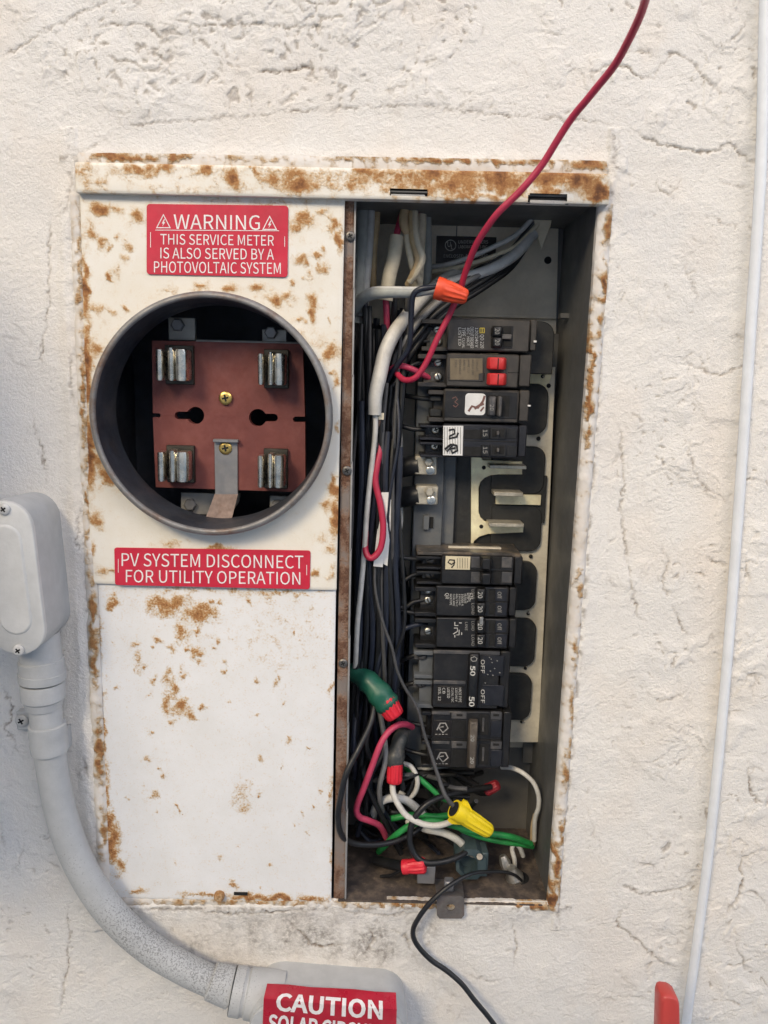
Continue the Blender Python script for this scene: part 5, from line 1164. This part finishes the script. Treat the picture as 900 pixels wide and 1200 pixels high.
# bundle sweeping from the upper corner
TR = [((632, 250, .085), (618, 272, .080), (596, 296, .074), (566, 316, .066), (534, 336, .058), (506, 358, .052), (484, 384, .050), (468, 408, .052), (458, 436, .058), (452, 470, .066)),]
for i in range(6):
    d = i * 3.4
    wire([(x + d * .45 * min(1, k / 3), y + d * min(1, .4 + k / 4), Y + .0015 * (i % 3) - .002 * (i % 2)) for k, (x, y, Y) in enumerate(TR[0])], .0024 if i % 2 else .0028, ('w_dgrey', 'w_grey', 'w_dgrey', 'w_black', 'w_black', 'w_black')[i],
         'dark wire sweeping down from the upper corner across the panel', 'dark wires sweeping from the upper corner', jit=.0008) if i != 1 else wire([(x, y + d * .8, Y - .003) for x, y, Y in TR[0]], .0024, 'w_grey', 'mid-grey wire sweeping down from the upper corner above the black ones', jit=.0008)
for i, (mt, lab, r) in enumerate((('w_lightgrey', 'topmost pale wire crossing over the black printed label', .0021), ('w_cream', 'cream wire crossing just under the topmost pale one', .0021), ('silver', 'bare shiny wire bending below the black printed label', .0019), ('w_lightgrey', 'pale grey cable passing above the orange wire nut', .0044))):
    P = [[(630, 250, .080), (606, 274, .074), (577, 290, .074), (549, 302, .078), (524, 310, .086), (503, 313, .094)],
         [(631, 262, .078), (607, 287, .072), (582, 299, .072), (556, 308, .078), (530, 315, .086), (503, 319, .094)],
         [(610, 294, .080), (590, 303, .082), (566, 306, .084), (552, 313, .086), (538, 318, .088), (520, 318, .094), (506, 316, .10)],
         [(626, 274, .078), (603, 299, .068), (576, 315, .064), (548, 325, .064), (522, 333, .066), (498, 341, .070)]][i]
    wire(P, r, mt, lab, name='cable' if i == 3 else 'wire', cat='cable' if i == 3 else 'wire', jit=.0006)
pp = [at(*p, .078) for p in ((624, 240), (649, 240), (645, 266), (634, 292), (627, 272))]
tag(obj('jacket_scrap', prism([(p[0], p[2]) for p in pp], .0765, .0795, .0006), 'w_cream'), 'pointed cream strip of cut jacket hanging in the upper corner', 'cable scrap')
# --- the black bundle down the partition
rng = random.Random(11)
top_x = np.linspace(421, 480, 30)
for i in range(30):
    x = top_x[i] + rng.uniform(-2, 2); Y0 = rng.uniform(.045, .10); y0 = rng.uniform(345, 420); y1 = rng.uniform(845, 930)
    b0_ = x - 2 + rng.uniform(-7, 7); P = [(x, y0, Y0)]; n = 5
    for k in range(1, n + 1):
        t = k / n; y = y0 + (y1 - y0) * t
        lean = -9 * t + rng.uniform(-5, 5)
        P.append((max(417 - 12 * t, min(x + lean, float(np.interp(y, [400, 470, 520, 630, 700, 900], [488, 470, 462, 464, 478, 482])))), y, min(.1, max(.036, Y0 + rng.uniform(-.012, .012)))))
    m_ = rng.choice(('w_black', 'w_black', 'w_navy', 'w_black', 'w_navy'))
    wire(P, rng.choice((.0021, .0024, .0027)), m_, 'black wire in the packed bundle running down beside the breakers', 'black wires in the packed bundle', n=8, k=6)
for i in range(7):
    x = 424 + i * 7.5; P = [(x, 470 + i * 9, .036 + .003 * (i % 3)), (x + 3 * math.sin(i), 560, .034 + .002 * (i % 2)), (x - 4 + 3 * math.sin(i * 2), 650, .036), (x - 2, 740, .037), (x - 8, 820, .048)]
    wire(P, .0025, ('w_navy', 'w_black')[i % 2], 'black wire in the packed bundle running down beside the breakers', 'black wires in the packed bundle', n=8, k=6)
for i in range(14):
    x = 420 + i * 4.3; r_ = rng.uniform
    P = [(x + r_(-3, 3), r_(375, 470), r_(.040, .06)), (x + r_(-12, 12), r_(500, 540), r_(.034, .046)), (x + r_(-12, 10), r_(590, 640), r_(.032, .044)), (x + r_(-14, 8), r_(690, 730), r_(.032, .046)), (x - 8 + r_(-10, 10), r_(770, 830), r_(.036, .06)), (x - 8 + r_(-14, 14), r_(860, 900), r_(.05, .08))]
    P = [(max(416 - (y - 400) * .026, min(px_, float(np.interp(y, [400, 470, 520, 630, 700, 900], [486, 472, 466, 468, 480, 484])))), y, Y_) for px_, y, Y_ in P]
    wire(P, r_(.0012, .0018), rng.choice(('w_black', 'w_dgrey', 'w_navy')), 'thin dark wire straying across the face of the packed bundle', 'thin dark wires straying over the bundle', n=8, k=6)
for i in range(9):
    r_ = rng.uniform; x0, y0 = r_(415, 450), r_(900, 960); P = [(x0, y0, r_(.04, .07))]
    for k in range(5): P.append((P[-1][0] + r_(4, 34), min(998, max(908, P[-1][1] + r_(-30, 30))), r_(.034, .07)))
    wire([(min(612, a), b_, c_) for a, b_, c_ in P], r_(.0013, .0021), rng.choice(('w_black', 'w_dgrey', 'w_black', 'w_navy')), 'dark wire looping through the front of the lower tangle', 'dark wires looping in the lower tangle', n=8, k=6)
# short leads from the bundle to the breakers
leads = [((468, 396, .06), (482, 388, .054), (498, 384, .05), (512, 386, .052)), ((455, 420, .06), (470, 408, .055), (488, 401, .052), (511, 400, .052)), ((448, 446, .058), (468, 436, .052), (492, 425, .050), (512, 424, .052)),
         ((467, 462, .064), (478, 464, .058), (495, 467, .052), (514, 468, .052)), ((440, 520, .06), (462, 500, .056), (486, 503, .052), (508, 503, .052)), ((446, 470, .05), (460, 452, .048), (472, 440, .05), (486, 428, .056)),
         ((452, 690, .055), (468, 684, .05), (484, 674, .05), (500, 672, .052)), ((455, 640, .05), (468, 652, .05), (486, 655, .05), (502, 654, .052)), ((452, 700, .05), (470, 712, .05), (486, 705, .05), (500, 703, .052)),
         ((458, 712, .055), (470, 716, .05), (488, 719, .048), (503, 722, .05)), ((452, 790, .06), (470, 775, .055), (485, 768, .05), (495, 767, .05)), ((450, 812, .06), (468, 806, .055), (482, 801, .05), (494, 800, .05)), ((462, 840, .06), (478, 846, .055), (495, 850, .052), (506, 852, .054)), ((462, 872, .06), (480, 880, .055), (498, 884, .052), (507, 886, .054))]
LEADS = ('upper screw of the topmost breaker', 'lower screw of the topmost breaker', 'upper screw of the red-handled breaker', 'clamp of the breaker with the smudged sticker', 'upper screw of the pair under the white label', 'amber-windowed breaker, looping low',
         'lower dark screw of the cream-labelled breaker', 'upper dark screw of the cream-labelled breaker', 'top screw of the tandem with the white print block', 'lower edge of the tandem with the white print block', 'upper pole of the breaker marked 50', 'lower pole of the breaker marked 50', 'upper pole of the bar-tied lowest breaker', 'lower pole of the bar-tied lowest breaker')
for q, to in zip(leads, LEADS): wire(q, .0020, 'w_black', 'short black lead to the ' + to, 'short black leads to the breakers', jit=.0004)
wire([(443, 815, .05), (441, 795, .044), (444, 775, .040), (452, 752, .040), (470, 739, .042), (488, 732, .044), (500, 731, .05)], .0022, 'w_navy', 'blue-black wire arching up to a lower breaker terminal')
for py in (547, 582):
    wire([(443, py + 6, .085), (455, py + 4, .072), (470, py + 1, .064), (482, py - 1, .060), (492, py - 2, .058)], .0085, 'w_black', 'very thick black supply cable entering the %s bare lug' % ('upper' if py < 560 else 'lower'), 'thick black supply cables', name='cable', cat='cable', n=16)
wire([(468, 500, .075), (470, 530, .07), (467, 570, .068), (470, 610, .068), (463, 640, .07)], .002, 'w_lightgrey', 'thin pale wire behind the thick supply cables')
# --- lower tangle
wire([(440, 655, .034), (440, 690, .030), (449, 730, .028), (459, 758, .027), (465, 785, .026), (476, 808, .026), (490, 832, .026), (499, 865, .024), (508, 892, .020), (517, 920, .014), (526, 938, .010), (540, 952, .010)], [.0012, .0013, .0013, .0014, .0018, .0021], 'w_dgrey', 'thin dark grey wire wandering down into the yellow wire nut', jit=.0005)
tp = thing('taped_splice', at(440, 805, .03), 'dark green taped splice ending in a red wire nut', 'wire splice')
obj('tape_sleeve', sweep(smooth([at(412, 785, .050), at(424, 793, .040), at(438, 805, .032), at(450, 820, .028), at(456, 828, .027)], 8), [.0070, .0086, .0079, .0099, .0093, .0110, .0103, .0111, .0096], 18), 'tape_green', tp, 60)
obj('red_cap', lathe(at(451, 820, .027), at(464, 840, .024), [(0, .0092), (.1, .0096), (.14, .0092, 1), (.8, .0080, 1), (.95, .0076, .6), (1, .0066, 0)], 48, 14, .07), 'nut_red', tp, 50)
tp = thing('taped_splice', at(462, 900, .03), 'grey-black boot ending in a red ribbed wire nut above the white loops', 'wire splice')
obj('boot', sweep(smooth([at(474, 855, .050), at(467, 872, .040), at(463, 888, .034), at(462, 898, .032)], 8), [.0050, .0070, .0064, .0084, .0078, .0068], 18), 'boot_grey', tp, 60)
obj('red_cap', lathe(at(463, 893, .032), at(462, 918, .028), [(0, .0062), (.1, .0066), (.14, .0064, 1), (.8, .0064, 1), (.95, .0062, .6), (1, .0052, 0)], 48, 14, .07), 'nut_red', tp, 50)
wire([(483, 852, .048), (476, 849, .038), (466, 850, .030), (455, 858, .024), (446, 872, .020), (437, 895, .018), (427, 922, .018), (418, 946, .020), (421, 957, .022), (433, 962, .026), (445, 968, .034), (453, 982, .046)], .0027, 'w_pink', 'pink-red wire bending through the lower tangle', n=12)
wire([(446, 800, .05), (440, 822, .030), (434, 848, .018), (420, 878, .006), (406, 906, -.002), (399, 935, -.003), (396, 958, -.002), (400, 978, .002), (414, 988, .010), (438, 990, .018), (462, 986, .026), (486, 975, .034), (500, 960, .042)], .0025, 'w_black', 'black wire bowing out over the rusty divider edge', n=12)
wire([(552, 990, .036), (546, 998, .026), (532, 1006, .018), (512, 1011, .014), (496, 1010, .014), (485, 1000, .016), (480, 983, .018), (484, 962, .020), (497, 945, .022), (512, 936, .026), (528, 931, .034), (556, 925, .05), (575, 922, .06)], .0027, 'w_black', 'black wire in a round loop beside the yellow wire nut', n=12)
wire([(460, 915, .030), (461, 930, .026), (468, 945, .022), (478, 957, .020), (497, 966, .018), (515, 967, .018), (532, 961, .016), (541, 952, .012)], .0026, 'w_white', 'bright white wire swinging from the red capped boot to the yellow nut', n=12)
wire([(471, 894, .050), (482, 899, .044), (489, 913, .042), (487, 927, .044), (479, 934, .048), (468, 928, .052)], .0022, 'w_white', 'small white wire curl under the breakers')
wire([(437, 960, .060), (439, 948, .048), (447, 939, .042), (460, 935, .040), (474, 937, .042), (486, 945, .046), (497, 956, .052)], .0036, 'w_lightgrey', 'thick pale wire in a low arch through the lower tangle')
wire([(478, 962, .052), (498, 971, .038), (520, 976, .034), (537, 985, .034), (548, 998, .038), (553, 1010, .046)], .0034, 'w_white', 'white wire diving into the teal fitting')
wire([(466, 905, .060), (490, 902, .060), (510, 899, .066), (524, 898, .074)], .0020, 'w_lightgrey', 'pale wire passing level under the lowest breaker')
wire([(588, 899, .068), (600, 900, .058), (613, 906, .050), (625, 917, .046), (631, 932, .045), (631, 946, .046), (627, 960, .050), (626, 985, .056)], .0021, 'w_white', 'white wire hooping down near the side wall of the panel')
wire([(628, 955, .054), (625, 968, .056), (624, 990, .060)], .0026, 'w_tan', 'tan stub at the lower end of the white hoop')
wire([(603, 1022, .046), (603, 1008, .042), (600, 995, .042), (603, 989, .042), (609, 993, .044), (613, 1003, .048)], .0021, 'w_white', 'short white hairpin wire over the floor hole')
wire([(470, 896, .058), (482, 905, .050), (496, 916, .046), (512, 930, .044), (524, 938, .044)], .0025, 'w_green', 'green wire slanting down under the lowest breakers', n=12)
wire([(444, 998, .052), (452, 990, .040), (466, 977, .030), (484, 966, .028), (505, 962, .030), (526, 966, .030), (550, 973, .030), (575, 977, .032), (600, 981, .036), (622, 989, .046)], .0028, 'w_green', 'bright green wire snaking the full width of the lower tangle', n=12)
wire([(540, 972, .034), (560, 980, .036), (585, 986, .038), (606, 989, .042), (624, 992, .050)], .0023, 'w_green', 'second green wire running under the yellow wire nut', n=12)
wire([(448, 962, .056), (465, 958, .050), (485, 955, .048), (508, 957, .05), (530, 955, .058)], .0028, 'w_green', 'dim green wire deep in the lower tangle', n=12)
wire([(436, 962, .050), (448, 972, .046), (460, 984, .044), (470, 1000, .048)], .0026, 'w_black', 'black wire in the lower tangle on the compartment floor', 'black wires in the lower tangle')
wire([(430, 930, .054), (442, 945, .052), (455, 962, .05), (468, 985, .05)], .0026, 'w_black', 'black wire in the lower tangle on the compartment floor', 'black wires in the lower tangle')
for i in range(16):
    r_ = rng.uniform; x0, y0 = r_(412, 470), r_(860, 975); P = [(x0, y0, r_(.05, .09))]
    for k in range(4): P.append((P[-1][0] + r_(12, 40), min(1000, max(905, P[-1][1] + r_(-26, 26))), r_(.056, .094)))
    P = [(min(625, x), y, Y) for x, y, Y in P]
    wire(P, r_(.0018, .0026), rng.choice(('w_black', 'w_black', 'w_navy', 'w_black')), 'black wire in the lower tangle on the compartment floor', 'black wires in the lower tangle', n=8, k=6)
for i in range(9):
    r_ = rng.uniform; x0 = r_(408, 445); P = [(x0, r_(800, 850), r_(.04, .08)), (x0 + r_(-12, 10), r_(870, 890), r_(.03, .07)), (x0 + r_(-10, 20), r_(910, 940), r_(.03, .07)), (x0 + r_(0, 40), r_(955, 990), r_(.04, .08))]
    wire(P, .0023, rng.choice(('w_black', 'w_navy', 'w_grey')), 'dark wire curving down into the lower tangle', 'dark wires curving into the lower tangle', n=8, k=6)
wire_nut((532, 948), (575, 975), .0082, .0058, 'nut_yellow', 'large yellow wire nut with side wings in the lower tangle', 1, .006, .012)
wire_nut((472, 1016), (499, 1014), .0062, .0062, 'nut_red', 'red wire nut lying on the compartment floor near the bracket', 0, .018, .014)
wire_nut((570, 926), (584, 919), .0055, .0045, 'nut_dimred', 'dim red wire nut deep below the lowest breakers', 0, .066, .062)
wire([(446, 1027, .030), (460, 1025, .024), (476, 1016, .018)], .0013, 'w_black', 'thin black tail of the floor-level red nut')
wire([(440, 1008, .046), (455, 1012, .034), (475, 1016, .019)], .0046, 'w_black', 'thick dark lead entering the floor-level red nut')
# teal fitting
tl = thing('cable_fitting', at(553, 1036, .03), 'teal-grey cable fitting with a round mouth standing on the compartment floor', 'cable fitting')
t0 = at(552, 1033, .030); z_ = t0[2]
o8 = [(552 + 19 * math.cos(math.radians(22.5 + 45 * i)), 1013 + 19 * math.sin(math.radians(22.5 + 45 * i))) for i in range(8)]
i8 = [(549 + 11.5 * math.cos(math.radians(22.5 + 45 * i)), 1014 + 12.5 * math.sin(math.radians(22.5 + 45 * i))) for i in range(8)]
of, inn = [at(*p, .024) for p in o8], [at(*p, .0236) for p in i8]
V = np.array(of + inn + [p + np.array([0, .024, 0]) for p in of] + [p + np.array([0, .012, 0]) for p in inn])
F = [(i, (i + 1) % 8, 8 + (i + 1) % 8, 8 + i) for i in range(8)] + [(i, 16 + i, 16 + (i + 1) % 8, (i + 1) % 8) for i in range(8)] + [(8 + i, 8 + (i + 1) % 8, 24 + (i + 1) % 8, 24 + i) for i in range(8)] + [tuple(range(24, 32)), tuple(range(23, 15, -1))]
obj('ring_body', (V, F), 'teal', tl, 25)
obj('collar', lathe(at(556, 996, .036), at(554, 1003, .034), [(0, .0085), (1, .0098)], 20), 'boot_grey', tl)
obj('side_lug', pbox(563, 1000, 572, 1028, .026, .044, .001), 'teal', tl)
obj('clamp_screw', lathe(at(562, 1004, .026), at(562, 1004, .022), [(0, .003), (1, .0026)], 12), 'dark_screw', tl)
# floor hole with its clamp, small brackets
pf = on_z(607, 1029, .0004); pf[2] = ZB + .0002
obj('floor_hole', lathe(pf, pf + np.array([0, 0, .0003]), [(0, .0098), (1, .0096)], 28), 'slot', fl)
gf = thing('strain_relief', pf, 'dirty silver cable clamp seated in the floor hole of the panel', 'cable clamp')
q = on_z(602, 1027, .004)
obj('clamp_body', lathe(q + np.array([.002, 0, -.004]), q + np.array([-.003, -.002, .010]), [(0, .0075), (.3, .0082), (.6, .0062), (1, .004)], 14), 'silver', gf, 25)
obj('clamp_jaw', lathe(q + np.array([-.005, .004, .004]), q + np.array([-.010, .006, .016]), [(0, .0045), (.5, .0052), (1, .003)], 10), 'silver', gf, 25)
wire([(611, 1032, .028), (604, 1026, .024), (592, 1022, .020), (575, 1021.5, .014), (558, 1022.5, .006), (543, 1028, -.002), (524, 1040, -.008), (505, 1057, -.011), (491, 1075, -.010), (484, 1091, -.008), (488, 1106, -.007), (504, 1124, -.007), (524, 1138, -.008), (541, 1153, -.010), (556, 1172, -.012), (580, 1202, -.014), (610, 1250, -.016)], [.0014, .0014, .0016, .0021, .0022, .0022, .0022, .0022], 'w_black', 'thin black wire leaving the floor hole and trailing down the wall', n=12)
br = thing('mounting_strap', at(527, 1075, 0), 'short grey steel strap with a punched hole bent over the bottom edge of the panel', 'metal bracket')
def strap_hole():
    cx, cy, r = 528, 1063.5, 5.2; N = 24
    outer = []
    for i in range(N):
        a = 2 * math.pi * i / N; dx, dy = math.cos(a), math.sin(a); s_ = min(16 / max(1e-6, abs(dx)), 13 / max(1e-6, abs(dy))); outer.append((cx + dx * s_, cy + dy * s_))
    inner = [(cx + r * math.cos(2 * math.pi * i / N), cy + r * .8 * math.sin(2 * math.pi * i / N)) for i in range(N)]
    Y = -.0035; A = [at(*p, Y) for p in outer] + [at(*p, Y) for p in inner]; A = np.array(A); B = A + np.array([0, .0014, 0])
    F = [(i, (i + 1) % N, N + (i + 1) % N, N + i) for i in range(N)]; G = [tuple(j + 2 * N for j in f[::-1]) for f in F]
    S = [(i, 2 * N + i, 2 * N + (i + 1) % N, (i + 1) % N) for i in range(N)] + [(N + i, N + (i + 1) % N, 3 * N + (i + 1) % N, 3 * N + i) for i in range(N)]
    return np.concatenate([A, B]), F + G + S
obj('hole_plate', strap_hole(), 'strap_dirty', br, 25)
P0 = [at(512, 1051, -.0035), at(544, 1051, -.0035), on_z(541, 1030, ZB + .001), on_z(509, 1030, ZB + .001)]
P0 = np.array(P0); B0 = P0 + np.array([0, .0008, -.0012])
obj('bent_plate', (np.concatenate([P0, B0]), [(0, 1, 2, 3), (7, 6, 5, 4), (0, 4, 5, 1), (1, 5, 6, 2), (2, 6, 7, 3), (3, 7, 4, 0)]), 'strap_dirty', br, 20)
obj('rib', pbox(521, 1034, 532, 1046, .004, .012, .001), 'strap_grey', br)
tb = tag(obj('bracket', pbox(489, 1016, 510, 1036, .016, .020, .0006), 'strap_grey'), 'small square grey metal tab standing behind the floor-level red nut', 'metal bracket')
tag(obj('wire_clip', pbox(419, 366, 434, 371, .050, .056, .0005), 'base_grey'), 'small grey clip under the cables along the partition', 'cable clip')
